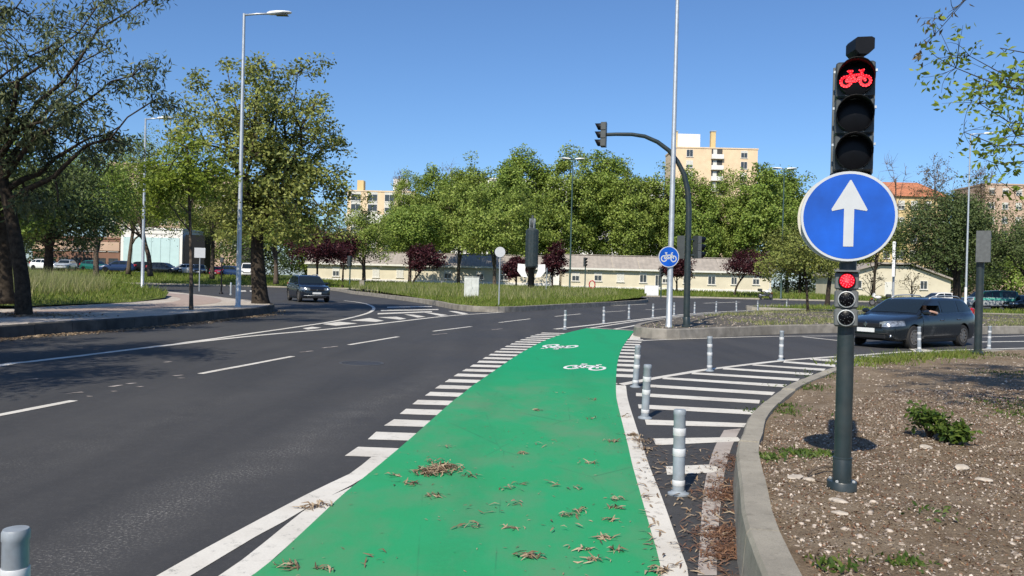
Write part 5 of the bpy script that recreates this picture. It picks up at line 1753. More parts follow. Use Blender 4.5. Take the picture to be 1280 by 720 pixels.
# --- big feathery tree at the left edge
px_tree(30, 394, 23.4, KH, 'feathery_tree', 'large dark feathery tree leaning over the left pavement', (-150, 165, -120, 240), 'leaf_blue', 'bark_dark', .19, 21, .23,
        n_limb=13, n_tip=165, per_tip=38, rc=.48, spread=.10, tfrac=.85, depth=4.2, fork=.5, leafw=.05, droop=.9, tipdrop=.12, along=1.0, shell=.3, zmin=-.8,
        trunk_px=[(30, 398), (28, 350), (18, 290), (4, 225), (-12, 160), (-35, 90)],
        target_px=[(190, 127, -.5), (150, 158, .5), (165, 95, -1), (135, 60, 1), (178, 3, 0), (120, 10, -1.5), (100, 130, -1), (80, 180, .5), (110, 190, 1.5), (60, 60, -2), (40, 110, 2), (-60, 40, 0), (20, 10, 1)])
# second dark trunk behind it
px_tree(6, 388, 27, KH + .3, 'dark_tree', 'dark trunked tree standing just behind the feathery tree', (-95, 70, 165, 310), 'leaf_dark', 'bark_dark', .20, 22, .34, n_limb=8, n_tip=90, per_tip=55, rc=.8, depth=3.2, leafw=.09, droop=.4,
        trunk_px=[(4, 390), (4, 340), (2, 280), (-2, 200)], fork=.6)
# --- forked tree at the pavement corner
px_tree(325, 379, 37.5, KH, 'forked_tree', 'broad tree with a dark forked trunk at the pavement corner', (226, 438, 72, 305), 'leaf_olive', 'bark_dark', .19, 23, .38,  # dark bark colour puts the crown's shadow into this trunk
        n_limb=20, n_tip=430, per_tip=44, rc=.55, spread=.16, tfrac=.6, depth=4.2, fork=.42, leafw=.10, droop=.3, shell=.45, lumps=.25,
        trunk_px=[(326, 382), (323, 345), (321, 310), (323, 280), (335, 235), (345, 180)],
        target_px=[(248, 100, 0), (285, 92, 1), (325, 88, -1), (343, 84, .5), (372, 92, 0), (400, 118, -.5), (415, 170, .5), (415, 215, 0), (235, 150, -1), (232, 210, 1), (270, 250, -1.5), (400, 265, 1), (360, 275, -2), (350, 130, 0), (300, 160, 2), (290, 285, -1), (425, 240, 0), (432, 215, .5), (415, 285, -.5), (385, 292, 1)])
# --- thin young lime tree
px_tree(239, 389, 29.6, KH, 'young_tree', 'thin young tree with lime green leaves on the left pavement', (178, 292, 165, 300), 'leaf_lime', 'bark', .17, 24, .075,
        n_limb=9, n_tip=80, per_tip=38, rc=.5, fork=.45, leafw=.07, trunk_px=[(239, 391), (239, 340), (238, 290), (236, 235), (234, 180)], shell=.3, along=.8, droop=.2)
# --- left background trees
LG = 'trees behind the left grass bank'
for i, (px, d_, z, cp, lm, bk, lab, tr) in enumerate([
        (60, 62, 1.0, (-10, 135, 200, 345), 'leaf_dark', 'bark_dark', 'dark dense tree behind the tall grass beside the feathery trunk', .4),
        (190, 95, 1.2, (105, 240, 190, 318), 'leaf_plane', 'bark', 'green tree with a leaning trunk in front of the turquoise building', .3),
        (120, 84, 1.1, (60, 170, 186, 320), 'leaf_plane2', 'bark', 'fresh green tree between the dark tree and the leaning trunk tree', .3),
        (-20, 55, .9, (-80, 40, 150, 330), 'leaf_plane2', 'bark', 'green tree at the picture edge behind the feathery tree', .35),
        (265, 105, 1.0, (215, 320, 215, 322), 'leaf_olive', 'bark', 'olive green tree behind the thin young tree', .3),
        (345, 100, .6, (300, 385, 240, 335), 'leaf_plane2', 'bark', 'green tree behind the forked trunk near the SUV', .3),
        (455, 112, .7, (415, 490, 262, 345), 'leaf_plane', 'bark', 'green tree between the SUV and the low cream building', .28),
        (160, 112, 1.3, (130, 225, 175, 315), 'leaf_plane', 'bark', 'tall fresh green tree behind the second lamp post', .3)]):
    k = d_ / FPX
    tpx = [(188, 350), (186, 320), (180, 300), (174, 270), (172, 240)] if i == 1 else None
    px_tree(px, 350, d_, z, 'background_tree', lab, cp, lm, bk, max(.22, 1.9 * k), 40 + i, tr, n_limb=8, n_tip=150, per_tip=75, rc=(cp[1] - cp[0]) / 2 * k * .27, group=LG, trunk_px=tpx, fork=.3)
# --- row of plane trees: four patterns, copied with their own size
protos = []
for i in range(4):
    spec = dict(seed=60 + i, trunk=[(0, 0, -.3), (.1, 0, 3), (.0, .1, 7), (.2, 0, 13)], tr=.34, cc=(0, 0, 12.2), cr=(5.4, 5.0, 8.6), n_limb=11, n_tip=250, per_tip=92, rc=1.4, fork=.22, shell=.55, lumps=.22, zmin=-.9)
    protos.append(tree('plane_tree', '', 'tree', (0, 0, 0), spec, 'leaf_plane' if i % 2 == 0 else 'leaf_plane2', 'bark_pale', .37, None, .29))
PG = 'row of plane trees behind the low building'
row = [(503, 207, 146, .88, 'green plane tree at the left end of the row, beside the peach block'), (548, 202, 150, 1.0, 'plane tree second from the left end of the row'), (594, 188, 158, 1.0, 'plane tree of the row above the pale utility cabinet'),
       (632, 200, 147, 1.0, 'plane tree of the row directly above the round pale sign'), (660, 180, 152, 1.08, 'tallest plane tree of the row, above the dark fluted column'), (706, 176, 150, 1.05, 'plane tree of the row behind the left green double lamp'),
       (748, 186, 153, 1.0, 'plane tree of the row below the tip of the curved mast'), (788, 196, 148, 1.0, 'plane tree of the row left of the tall lamp post'), (826, 201, 152, 1.0, 'plane tree of the row behind the tall lamp post'),
       (868, 206, 147, .95, 'plane tree of the row below the white penthouse'), (908, 207, 151, .95, 'plane tree of the row below the peach block corner'), (948, 202, 148, 1.0, 'plane tree of the row right of the peach block'),
       (988, 208, 152, 1.0, 'plane tree at the right end of the row beside the blue arrow sign')]
for i, (px, pyt, d_, wsc, lab) in enumerate(row):
    o = protos[i] if i < 4 else copy_tree(protos[(i * 7 + i // 4) % 4])
    p = D(px, pyt, d_)
    base = z_v(p.x, d_)
    s = (p.z - base) / max(v[2] for v in [c_ for c_ in o.children if c_.name.startswith('crown')][0].bound_box)
    o.location = (p.x, d_, base)
    o.scale = (s * wsc * .92, s * wsc * .92, s)
    o.rotation_euler = (0, 0, i * 2.4)
    tag(o, lab, 'tree', PG)
# fuller trees in front of the left low building
for i, (px, d_, cp, lm, lab) in enumerate([(512, 122, (468, 560, 250, 330), 'leaf_plane2', 'bright green low tree in front of the left low building'), (618, 118, (566, 672, 235, 347), 'leaf_plane', 'low branching green tree behind the round pale sign'),
                                           (573, 128, (535, 612, 225, 335), 'leaf_plane', 'olive tinted tree between the two low green trees')]):
    px_tree(px, 355, d_, .6, 'broad_tree', lab, cp, lm, 'bark', .34, 80 + i, .28, n_limb=9, n_tip=150, per_tip=70, rc=1.3, group='low trees before the left building', fork=.25)
# --- trees far behind that close the horizon
for i, (px, d_, cp, lm, lab) in enumerate([(322, 165, (270, 372, 245, 352), 'leaf_dark', 'dark far tree behind the forked trunk'), (382, 170, (345, 425, 255, 352), 'leaf_plane2', 'far green tree above the SUV roof'), (250, 175, (215, 290, 240, 350), 'leaf_plane', 'far green tree behind the square sign'),
                                           (20, 140, (-40, 80, 230, 345), 'leaf_dark', 'far dark tree at the left edge behind the brick shops'), (1000, 150, (955, 1045, 262, 368), 'leaf_dark', 'far dark tree beside the right end of the low building'), (1062, 160, (1030, 1100, 255, 365), 'leaf_olive', 'far olive tree left of the gabled building'),
                                           (1200, 150, (1150, 1235, 300, 376), 'leaf_dark', 'far dark tree closing the road behind the pickup'), (1265, 150, (1220, 1310, 290, 376), 'leaf_plane2', 'far green tree at the right edge beyond the pickup')]):
    k = d_ / FPX
    px_tree(px, 352, d_, z_v(D(px, 350, d_).x, d_) - .2, 'distant_tree', lab, cp, lm, 'bark_dark', .42, 150 + i, .3, n_limb=8, n_tip=120, per_tip=65, rc=(cp[1] - cp[0]) / 2 * k * .3, group='distant trees', fork=.15, zmin=-1.0)
# bare shrubs against the gabled wall
for i, (px, cp, lab) in enumerate([(1090, (1068, 1112, 334, 372), 'bare shrub against the gabled wall left of the billboard'), (1140, (1118, 1160, 338, 374), 'bare shrub against the gabled wall right of the billboard')]):
    px_tree(px, 374, 118, .3, 'bare_shrub', lab, cp, 'leaf_brown', 'bark_dark', .2, 170 + i, .12, n_limb=12, n_tip=60, per_tip=3, rc=.5, fork=.05, twig_r=.03, shell=.2, group='bare shrubs by the gabled wall', cat='shrub')
# --- purple plum trees
for i, (px, d_, cp, lab, tk) in enumerate([(530, 98, (506, 553, 308, 343), 'purple plum tree with a slanting trunk left of the pale cabinet', [(514, 356), (518, 349), (524, 342), (530, 330), (531, 318)]),
                                           (396, 92, (362, 432, 285, 338), 'purple plum tree right behind the SUV roof', None), (428, 104, (408, 452, 288, 345), 'purple plum tree beside the far traffic signal', None),
                                           (690, 100, (676, 707, 306, 352), 'purple plum tree right of the dark fluted column', None), (645, 100, (630, 662, 322, 352), 'small purple plum tree left of the dark fluted column', None),
                                           (846, 112, (826, 866, 322, 352), 'purple plum tree behind the curved signal mast', None), (928, 104, (905, 966, 311, 352), 'purple plum tree at the right end of the low building', [(917, 366), (921, 357), (928, 347), (933, 335), (935, 322)])]):
    k = d_ / FPX
    b = D(px, 360, d_)
    px_tree(px if tk is None else tk[0][0], 362, d_, z_v(b.x, d_) if d_ > 98 else .6, 'plum_tree', lab, cp, 'leaf_plum', 'bark_dark', .24, 90 + i, .14, n_limb=7, n_tip=85, per_tip=50, rc=(cp[1] - cp[0]) / 2 * k * .33, trunk_px=tk, fork=.3, group='purple plum trees')
# --- right-hand trees
px_tree(1010, 387, 47, KH, 'young_evergreen', 'small round green tree on the gravel island behind the arrow sign', (952, 1052, 284, 366), 'leaf_olive', 'bark_dark', .16, 101, .085, n_limb=8, n_tip=110, per_tip=65, rc=.6, fork=.35, leafw=.07)
px_tree(1034, 376, 66, .19, 'street_tree', 'green tree right behind the small repeater signal', (1010, 1085, 268, 352), 'leaf_plane2', 'bark_dark', .2, 102, .2, n_limb=8, n_tip=110, per_tip=60, rc=.9, fork=.35)
px_tree(1197, 377, 66, .19, 'round_evergreen', 'large round dark green tree behind the estate car', (1122, 1262, 238, 362), 'leaf_dark', 'bark_dark', .2, 103, .34, n_limb=12, n_tip=280, per_tip=75, rc=1.0, fork=.25, leafw=.1, droop=.2, depth=4.0)
px_tree(1290, 372, 70, .19, 'round_evergreen', 'dark green tree at the right picture edge behind the pickup', (1225, 1350, 262, 362), 'leaf_dark', 'bark_dark', .2, 104, .3, n_limb=9, n_tip=180, per_tip=70, rc=1.0, fork=.3, leafw=.1)
px_tree(1092, 372, 110, .3, 'shrubby_tree', 'dull green tree beside the gabled cream building', (1060, 1135, 262, 345), 'leaf_olive', 'bark_dark', .26, 105, .2, n_limb=8, n_tip=100, per_tip=50, rc=1.0, fork=.3)
for i, (px, d_, cp, pt, lab) in enumerate([(1118, 138, (1090, 1148, 186, 300), 0, 'bare twiggy tree in front of the orange tiled roof'), (1166, 130, (1140, 1196, 194, 290), 7, 'thinly leafed brown tree between bare tree and slim lamp'), (1226, 132, (1198, 1252, 200, 290), 6, 'thinly leafed brown tree right of the slim lamp'), (498, 160, (486, 512, 205, 250), 0, 'bare twigs rising beside the white roof box'), (560, 175, (540, 590, 192, 260), 2, 'bare branches rising behind the left plane trees')]):
    px_tree(px, 365, d_, .3, 'bare_tree', lab, cp, 'leaf_brown', 'twig', .24, 120 + i, .2, n_limb=16, n_tip=200, per_tip=pt, rc=.7, fork=.15, twig_r=.028, shell=.2, group='bare trees in early leaf', along=.3)

# --- tree overhanging on the right, trunk just outside the picture
b = Vector((6.6, 6.9, z_near(6.6, 6.9)))
def tl(px, py, dist):
    p = D(px, py, dist)
    return (p.x - b.x, p.y - b.y, p.z - b.z)
tg = [tl(1212, 70, 8.2), tl(1195, 85, 7.6), tl(1225, 130, 8.0), tl(1205, 165, 8.6), tl(1250, 60, 7.4), tl(1245, 205, 7.9), tl(1262, 100, 8.8), tl(1268, 240, 8.2), tl(1270, 170, 7.2), (-.5, 1.5, 4.6), (.6, -1.6, 4.4), (2.2, .6, 4.4), (-1.4, .3, 5.2), (1.5, -2, 3.6)]
spec = dict(seed=131, trunk=[(0, 0, -.2), (.05, .05, 1.2), (-.1, .1, 2.2), (-.1, .2, 3.4), (0, .2, 4.6)], tr=.15, cc=(.2, 0, 3.8), cr=(2.1, 2.4, 1.7), n_limb=14, n_tip=430, per_tip=6, rc=.12, fork=.35, targets=tg, twig_r=.0035, shell=.3, along=1.0, wood_sides=6, spread=.12, tfrac=.85, limb_k=.3)
tree('overhanging_tree', 'sparsely leafed tree whose twigs hang in from the right edge', 'tree', b, spec, 'leaf_lime', 'bark_dark', .07, None, .034, .3)
# hanging twigs at the top edge, from a limb above the picture
b2 = Vector((8.2, 6.2, z_near(8.2, 6.2)))
def tl2(px, py, dist):
    p = D(px, py, dist)
    return (p.x - b2.x, p.y - b2.y, p.z - b2.z)
spec = dict(seed=133, trunk=[(0, 0, -.2), (-.1, .1, 2.5), (-.4, .3, 4.2), (-1.4, .8, 5.6), (-2.6, 1.4, 6.0)], tr=.13, cc=(-2.4, 1.2, 5.4), cr=(1.6, 1.3, .7), n_limb=9, n_tip=90, per_tip=4, rc=.07, fork=.86, spread=.10, tfrac=.85,
            targets=[tl2(1168, 44, 8.0), tl2(1180, 26, 8.1), tl2(1192, 12, 7.8), tl2(1225, -6, 7.8), tl2(1250, -40, 7.6), (-1, .6, 6.4), (.6, -.8, 6.2), (-3, 1, 6.4), (-2, 2.2, 6.2)], twig_r=.0035, shell=.4, along=.6, zmin=-.2, limb_k=.35)
tree('overhanging_tree', 'bare limb with hanging twigs dipping in at the top edge right of the signal', 'tree', b2, spec, 'leaf_brown', 'bark_dark', .07, None, .035, .8)
# --- shade crown above the picture on the right
spec = dict(seed=137, trunk=[(0, 0, -.2), (-.1, .1, 2.5), (-.5, .3, 4.4), (-1.6, .7, 5.9), (-2.8, 1.1, 6.5)], tr=.16, cc=(-2.7, .8, 6.5), cr=(3.6, 2.5, .9), n_limb=14, n_tip=300, per_tip=42, rc=.25, fork=.6, twig_r=.006, shell=.3, zmin=-.5)
tree('shade_tree', 'shade tree right of the picture whose crown spreads above the signal island', 'tree', (8.9, 5.2, z_near(8.9, 5.2)), spec, 'leaf_plane2', 'bark_dark', .08, None, .04, .3)
# --- trees just outside the picture on the left whose shade falls on the carriageway
for i, (x, y, h, r, lab) in enumerate([(-13.4, 8.2, 9.0, 4.7, 'shade tree left of the picture nearest the camera'), (-15.5, 17.5, 9.5, 3.4, 'shade tree left of the picture beside the feathery tree')]):
    spec = dict(seed=140 + i, trunk=[(0, 0, -.2), (.1, 0, 2), (.1, .1, h * .5), (.1, 0, h * .8)], tr=.24, cc=(.3, 0, h * .66), cr=(r, r, h * .3), n_limb=10, n_tip=210, per_tip=95, rc=.6, fork=.35, shell=.3, along=.8)
    tree('shade_tree', lab, 'tree', (x, y, KH), spec, 'leaf_blue', 'bark_dark', .2, 'shade trees beyond the left edge', .05, .7)

# ------------------------------------------------------------------ grass, weeds, stones and litter
rg = np.random.default_rng(5)
def scatter(poly, n, zf):
    P = np.array([(p[0], p[1]) for p in poly])
    lo, hi = P.min(0), P.max(0)
    out = []
    tot = 0
    while tot < n:
        Q = rg.uniform(lo, hi, (n * 2, 2))
        Q = Q[inpoly(Q, poly)]
        out.append(Q); tot += len(Q)
    Q = np.concatenate(out)[:n]
    Z = np.array([zf(x, y) for x, y in Q.tolist()])
    return np.column_stack([Q, Z])
def clump(Q, s, thr):
    v = np.sin(Q[:, 0] * s) * np.cos(Q[:, 1] * s * .8) + .6 * np.sin(Q[:, 0] * s * 2.3 + 1) * np.sin(Q[:, 1] * s * 1.9)
    return v + rg.normal(size=len(Q)) * .35 > thr
# grass island
P = scatter([(x, y) for x, y in CG if y < 93] , 80000, z_mid)
hh = .06 + .11 * (np.sin(P[:, 0] * 2.3 + P[:, 1]) * np.sin(P[:, 1] * 1.7) + 1) * rg.uniform(.3, 1, len(P)) + .12 * (np.sin(P[:, 0] * .9) * np.cos(P[:, 1] * .6) > 0) * rg.uniform(0, 1, len(P)) + .22 * np.clip((P[:, 1] - 62) / 20, 0, 1) * rg.uniform(0, 1, len(P))
tag(link('grass', blades_mesh('grass', P, hh, .055, rg, .5), 'grass'), 'rough green grass covering the middle island', 'grass', kind='stuff')
near_mask = P[:, 1] < 75
P2 = scatter([(-14, 68), (-4, 52), (2, 52), (9, 66), (10, 84), (-14, 88)], 5200, z_mid)
tag(link('tall_grass', blades_mesh('tall_grass', P2, .6, .04, rg, .3), 'grass_tall'), 'tall pale grass stalks around the fluted column', 'grass', kind='stuff')
# left bank
PL = scatter([(-36, 14), (-17.9, 15), (-17.1, 24), (-16.6, 30), (-16.4, 35), (-17.1, 40), (-19, 45), (-23.5, 49.5), (-31, 52), (-44, 53), (-44, 20)], 42000, z_lg)
edge = np.clip((-15.8 - PL[:, 0]) / 5, 0, 1)
tag(link('grass', blades_mesh('grass', PL, .10 + .30 * edge * rg.uniform(.3, 1, len(PL)), .045, rg, .5), 'grass'), 'green grass on the bank behind the left pavement', 'grass', kind='stuff')
PT = scatter([(-44, 22), (-20.4, 22), (-19.3, 30), (-19, 36), (-20.5, 42), (-24, 47), (-31, 50), (-44, 51)], 32000, z_lg)
tag(link('tall_grass', blades_mesh('tall_grass', PT, .8, .028, rg, .4), 'grass_tall'), 'tall seeding grass on the left bank', 'grass', kind='stuff')
# back verge
PV = scatter([(-62, 105), (75, 100), (75, 116), (-62, 121)], 26000, z_v)
tag(link('grass', blades_mesh('grass', PV, .4, .12, rg), 'grass'), 'grass on the verge beyond the far road', 'grass', kind='stuff')
PS = scatter(RS, 7000, lambda x, y: .18)
tag(link('grass', blades_mesh('grass', PS, .25, .07, rg), 'grass'), 'grass strip in front of the pickup', 'grass', kind='stuff')
# thin weeds on the far island
PW = scatter([(p[0], p[1]) for p in FR if p[0] < 36], 24000, z_far)
PW = PW[(clump(PW, .8, .15)) & ((PW[:, 0] > 8.5) | (rg.uniform(0, 1, len(PW)) < .1))]
tag(link('weeds', blades_mesh('weeds', PW, .13, .035, rg, .5), 'grass_tall'), 'thin yellowing weeds over the gravel island', 'weeds', kind='stuff')
# stones on both islands
ICO = None
def pebbles(name, P, smin, smax, label, mat='pebble', power=3.0, flat_=.6):
    n = len(P)
    t_ = (1 + 5 ** .5) / 2
    base = np.array([(-1, t_, 0), (1, t_, 0), (-1, -t_, 0), (1, -t_, 0), (0, -1, t_), (0, 1, t_), (0, -1, -t_), (0, 1, -t_), (t_, 0, -1), (t_, 0, 1), (-t_, 0, -1), (-t_, 0, 1)]) / 1.9
    fc = np.array([(0, 11, 5), (0, 5, 1), (0, 1, 7), (0, 7, 10), (0, 10, 11), (1, 5, 9), (5, 11, 4), (11, 10, 2), (10, 7, 6), (7, 1, 8), (3, 9, 4), (3, 4, 2), (3, 2, 6), (3, 6, 8), (3, 8, 9), (4, 9, 5), (2, 4, 11), (6, 2, 10), (8, 6, 7), (9, 8, 1)])
    s = smin + (smax - smin) * rg.uniform(0, 1, n) ** power
    V = base[None] * (1 + rg.normal(size=(n, 12, 1)) * .18)
    V = V * (s[:, None, None] * rg.uniform(.6, 1.3, (n, 1, 3)))
    V[:, :, 2] *= flat_
    a = rg.uniform(0, 6.28, n)
    x = V[:, :, 0] * np.cos(a)[:, None] - V[:, :, 1] * np.sin(a)[:, None]
    y = V[:, :, 0] * np.sin(a)[:, None] + V[:, :, 1] * np.cos(a)[:, None]
    V = np.stack([x, y, V[:, :, 2]], 2) + P[:, None, :]
    Fq = (fc[None] + (np.arange(n) * 12)[:, None, None]).reshape(-1, 3)
    return tag(link(name, np_mesh(name, V.reshape(-1, 3), Fq), mat), label, name, kind='stuff')
nr_poly = [tuple(p) for p in offset(nk, .24)] + [(1.4, 2.0), (9.5, 2.0), (15, 19.5)]
P = scatter(nr_poly, 46000, z_near)
P = P[rg.uniform(0, 1, len(P)) < np.clip(7.0 / (P[:, 1] + 1), .15, .8) * (.45 + .55 * (np.sin(P[:, 0] * 2.1 + 1) * np.cos(P[:, 1] * 1.7) > -.2))]
pebbles('gravel', P, .004, .022, 'pale stones and chips strewn over the bare soil island', power=4.5)
P = scatter(FR, 12000, z_far)
P = P[(P[:, 0] < 30) & (P[:, 1] < 44)]
pebbles('gravel', P, .012, .045, 'grey stones scattered over the far gravel island', power=3.0)
# twigs, chips and dry needles on the soil
def chips(name, P, L, W, label, mat, tilt=.18):
    n = len(P)
    a = rg.uniform(0, 6.28, n)
    t = np.stack([np.cos(a), np.sin(a), rg.normal(size=n) * tilt], 1)
    bb = np.stack([-np.sin(a), np.cos(a), rg.normal(size=n) * tilt], 1)
    s = rg.uniform(.45, 1.5, (n, 1))
    bend = np.zeros((n, 3)); bend[:, 2] = rg.uniform(.1, .5, n) * L * s[:, 0] * .3
    cur = bb * rg.normal(size=(n, 1)) * L * .12
    p0 = P - t * L * s / 2
    p1 = P + cur + bend
    p2 = P + t * L * s / 2
    w_ = bb * W * s / 2
    V = np.stack([p0 - w_ * .3, p0 + w_ * .3, p1 + w_, p1 - w_, p2 + w_ * .25, p2 - w_ * .25], 1)
    V[:, :, 2] += .004
    f = np.array([(0, 1, 2, 3), (3, 2, 4, 5)])
    Fq = (f[None] + (np.arange(n) * 6)[:, None, None]).reshape(-1, 4)
    o = link(name, np_mesh(name, V.reshape(-1, 3), Fq), mat)
    return tag(o, label, 'litter', kind='stuff') if label else o
P = scatter([(1.35, 2.5), (1.6, 5), (2.0, 6.6), (2.6, 8.2), (5, 11), (9, 12), (9, 2.5)], 26000, z_near)
chips('dry_litter', P, .024, .006, 'dry needles and bark chips over the near soil', 'litter', .25)
P = scatter([(1.35, 2.5), (1.6, 5), (2.0, 6.6), (2.6, 8.2), (5, 11), (9, 12), (9, 2.5)], 42000, z_near)
o = chips('soil_crumbs', P, .013, .012, 'tiny pale crumbs and grit over the near soil', 'pebble', .5)
P = scatter([(1.35, 2.5), (1.6, 5), (2.0, 6.6), (2.6, 8.2), (5, 11), (9, 12), (9, 2.5)], 26000, z_near)
chips('bark_crumbs', P, .016, .010, 'dark bark crumbs over the near soil', 'litter_red', .5)
gut = np.array([q for q in nk if 3.0 < q[1] < 8.6])
idx = rg.integers(0, len(gut), 7000)
pat = None
o_ = -np.abs(rg.normal(size=7000)) * .11 - .01
gp = gut[idx] + rg.normal(size=(7000, 2)) * .05
keep = rg.uniform(0, 1, 7000) < np.clip((8.3 - gp[:, 1]) / 2.2, .05, 1) * np.clip(.45 + .6 * np.sin(gp[:, 1] * 5.1) + .4 * np.sin(gp[:, 1] * 13), .12, 1)
gp = gp + np.stack([o_, np.zeros(7000)], 1)
gp = gp[keep]
chips('gutter_litter', np.column_stack([gp, np.full(len(gp), .006)]), .06, .008, 'rusty needle litter lying in the gutter along the kerb', 'litter_red', .2)
P = scatter([(.62, 3.2), (1.1, 3.2), (1.9, 7.0), (2.1, 8.2), (1.3, 8.4)], 500, lambda x, y: .006)
chips('dry_litter', P, .07, .012, 'loose dry leaves between the lane and the kerb', 'litter', .2)
# dry leaf clumps on the green lane: a big pile and single sprays
def spray(px, py, n, r, z=.008, L=.085, W=.016, squash=.8):
    c = G(px, py)
    q = rg.normal(size=(n, 2)) * r * np.array([1, squash])
    zz_ = np.abs(rg.normal(size=n)) * min(.02, r * .12)
    return np.column_stack([c.x + q[:, 0], c.y + q[:, 1], z + zz_])
pile = empty('leaf_pile', G(546, 592) + Vector((0, 0, .0)), 0, 'largest heap of dry curled leaves on the green lane', 'leaves')
for nm, arr in (('dry_leaves', np.concatenate([spray(545, 590, 190, .09), spray(556, 586, 110, .065), spray(536, 594, 90, .055)])), ('loose_leaves', np.concatenate([spray(541, 578, 16, .05), spray(585, 597, 14, .045), spray(512, 605, 14, .05)]))):
    o = chips(nm, arr - np.array([*pile.location]), .062, .012, None, 'litter', .35)
    o.parent = pile
sp = [(358, 709, 16, .05), (404, 713, 8, .04), (545, 622, 12, .05), (516, 607, 10, .04), (490, 596, 6, .05), (663, 697, 18, .05), (710, 646, 12, .045), (726, 640, 8, .04), (757, 675, 14, .05), (762, 652, 8, .04), (768, 636, 10, .04), (730, 688, 8, .05),
      (772, 626, 8, .04), (736, 580, 9, .045), (766, 553, 16, .05), (740, 524, 6, .05), (672, 514, 9, .04), (742, 500, 5, .08), (652, 568, 5, .04), (668, 558, 4, .1), (690, 606, 4, .07), (637, 613, 5, .06), (588, 660, 6, .06), (700, 660, 3, .1), (790, 545, 26, .06), (800, 552, 30, .07),
      (806, 562, 20, .06), (782, 522, 8, .06), (826, 716, 12, .05), (650, 606, 4, .04), (720, 612, 4, .05), (745, 705, 8, .07), (470, 700, 3, .1), (560, 560, 5, .05), (600, 640, 3, .1), (640, 662, 5, .04), (696, 492, 3, .1), (772, 690, 6, .05), (640, 632, 4, .05), (388, 636, 14, .05), (402, 633, 10, .05)]
arr = np.concatenate([spray(px, py, int(n * 2.0), r * .8) for px, py, n, r in sp])
chips('leaf_litter', arr, .062, .011, 'scattered dry leaf sprays over the green lane', 'litter', .3)
P = scatter([tuple(p) for p in LE[::3] if p[1] < 12] + [tuple(p) for p in RE[::-3] if p[1] < 12], 420, lambda x, y: .008)
chips('leaf_crumbs', P, .022, .006, 'small leaf crumbs dusted over the near green lane', 'litter', .2)
# litter along the left kerb
ll = np.array([q for q in lk if 14 < q[1] < 36])
idx = rg.integers(0, len(ll), 3500)
gp = ll[idx] + np.stack([np.abs(rg.normal(size=3500)) * .28 + .03, rg.normal(size=3500) * .3], 1)
chips('gutter_litter', np.column_stack([gp, np.full(3500, .006)]), .10, .03, 'dry leaves collected along the foot of the left kerb', 'litter', .2)
c = D(30, 396, 23.4)
q = rg.normal(size=(900, 2)) * np.array([.9, .6])
chips('dry_litter', np.column_stack([c.x + q[:, 0], 23.4 + q[:, 1], np.full(900, KH + .004)]), .14, .04, 'fallen leaves around the foot of the feathery tree', 'litter', .2)
# weeds and plants on the near island
def tuft(px, py, n, r, h, wd=.018):
    c = G(px, py, .27)
    q = rg.normal(size=(n, 2)) * r
    x, y = c.x + q[:, 0], c.y + q[:, 1]
    return np.column_stack([x, y, [z_near(a, b_) - .01 for a, b_ in zip(x, y)]])
P = np.concatenate([tuft(*a) for a in [(1000, 567, 260, .11, 0), (1020, 566, 150, .07, 0), (960, 570, 150, .07, 0), (972, 512, 260, .16, 0), (980, 505, 120, .12, 0), (1010, 484, 200, .18, 0), (1035, 470, 200, .22, 0), (1135, 696, 110, .06, 0), (1060, 700, 30, .06, 0), (1270, 510, 300, .25, 0), (1262, 470, 300, .35, 0), (1250, 446, 420, .5, 0), (1040, 705, 50, .05, 0), (1160, 642, 30, .1, 0), (1275, 520, 200, .2, 0)]])
tag(link('weeds', leaves_mesh('weeds', P + np.array([0, 0, .012]), .042, .016, rg, .6, -.6), 'weed'), 'scattered green weed tufts along the kerb of the soil island', 'weeds', kind='stuff')
band = []
for t_ in np.linspace(0, 1, 40):
    px_ = 1065 + 150 * t_
    py_ = 456 - 12 * t_ + rg.normal() * 1.5
    band.append(tuft(px_, py_, 55, .25, 0))
band = np.concatenate(band)
tag(link('weeds', blades_mesh('weeds', band, .12, .02, rg, .6), 'grass'), 'strip of green weeds along the far edge of the soil island', 'weeds', kind='stuff')
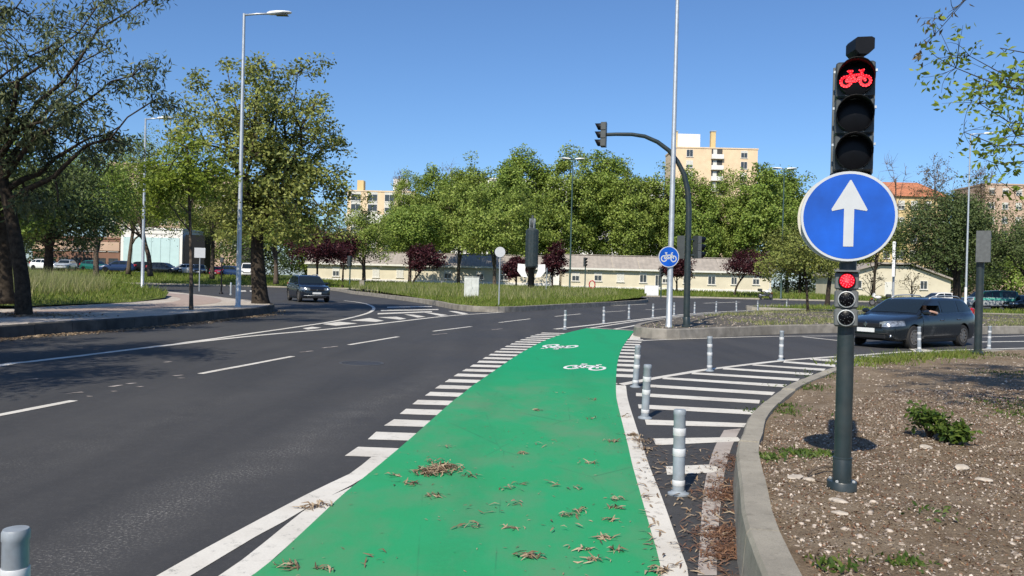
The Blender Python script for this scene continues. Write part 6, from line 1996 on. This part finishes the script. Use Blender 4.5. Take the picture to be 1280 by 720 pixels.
# two low leafy shrubs
def shrub(px, py, r, h, seed, label):
    c = G(px, py, .28)
    root = empty('low_shrub', (c.x, c.y, z_near(c.x, c.y)), 0, label, 'shrub')
    rr = np.random.default_rng(seed)
    st = MB(); pts = []
    for k in range(16):
        a = rr.uniform(0, 6.28); e = np.array([math.cos(a) * r * rr.uniform(.3, 1), math.sin(a) * r * rr.uniform(.3, 1), h * rr.uniform(.45, 1)])
        st.tube([(0, 0, -.02), tuple(e * .5 + np.array([0, 0, .03])), tuple(e)], [.007, .005, .003], 5)
        pts.append(e + rr.normal(size=(26, 3)) * r * .22)
    P = np.concatenate(pts); P[:, 2] = np.maximum(P[:, 2], .015)
    st.build('stems', 'bark', root, True, fixn=False)
    link('foliage', leaves_mesh('foliage', P, .062, .034, rr, .5, -.2), 'weed', root)
shrub(1162, 546, .17, .24, 1, 'low dark leafy shrub in the bare soil right of the signal pole')
shrub(1192, 554, .13, .16, 2, 'smaller leafy shrub touching the low dark shrub on its right')
# larger stones near the signal pole
def rock(px, py, s, label, seed, fl=.4):
    c = G(px, py, .27)
    rr = np.random.default_rng(seed)
    bm = bmesh.new()
    bmesh.ops.create_icosphere(bm, subdivisions=2, radius=s)
    for v in bm.verts:
        v.co *= 1 + rr.normal() * .10
        v.co.z *= fl
        v.co.x *= 1.5
    me = bpy.data.meshes.new('stone'); bm.to_mesh(me); bm.free()
    o = link('stone', me, M['rock'])
    o.location = (c.x, c.y, z_near(c.x, c.y) + s * fl * .4); o.rotation_euler = (0, 0, rr.uniform(0, 3))
    tag(o, label, 'stone')
M['rock'] = plain('pale_limestone', (.46, .40, .33), .9, 0, .2, 12, bmp=.5, bscale=40)
rock(995, 598, .055, 'flat pale stone left of the signal pole foot', 1, .3)
rock(1013, 601, .035, 'small pale stone beside the flat stone left of the pole', 2)
rock(1047, 626, .04, 'pale stone just in front of the signal pole foot', 3)
rock(1157, 560, .05, 'pale stone lying below the low dark shrub', 4, .35)
rock(1202, 583, .05, 'rounded pale stone on the soil below the smaller shrub', 5, .5)
rock(1230, 597, .04, 'pale flat stone on the soil towards the right edge', 6)
rock(1050, 640, .035, 'small pale stone second in front of the pole foot', 7)
# curved root twig by the pole
c = G(1024, 590, .28)
pts = [G(1046, 584, .30), G(1030, 583, .31), G(1015, 588, .30), G(1010, 594, .29), G(1020, 600, .285), G(1032, 603, .28)]
tag(MB().tube([(p.x, p.y, p.z) for p in pts], [.007, .008, .009, .009, .008, .006], 6).build('dead_twig', 'bark', None, True), 'curved dead twig lying left of the signal pole foot', 'twig')
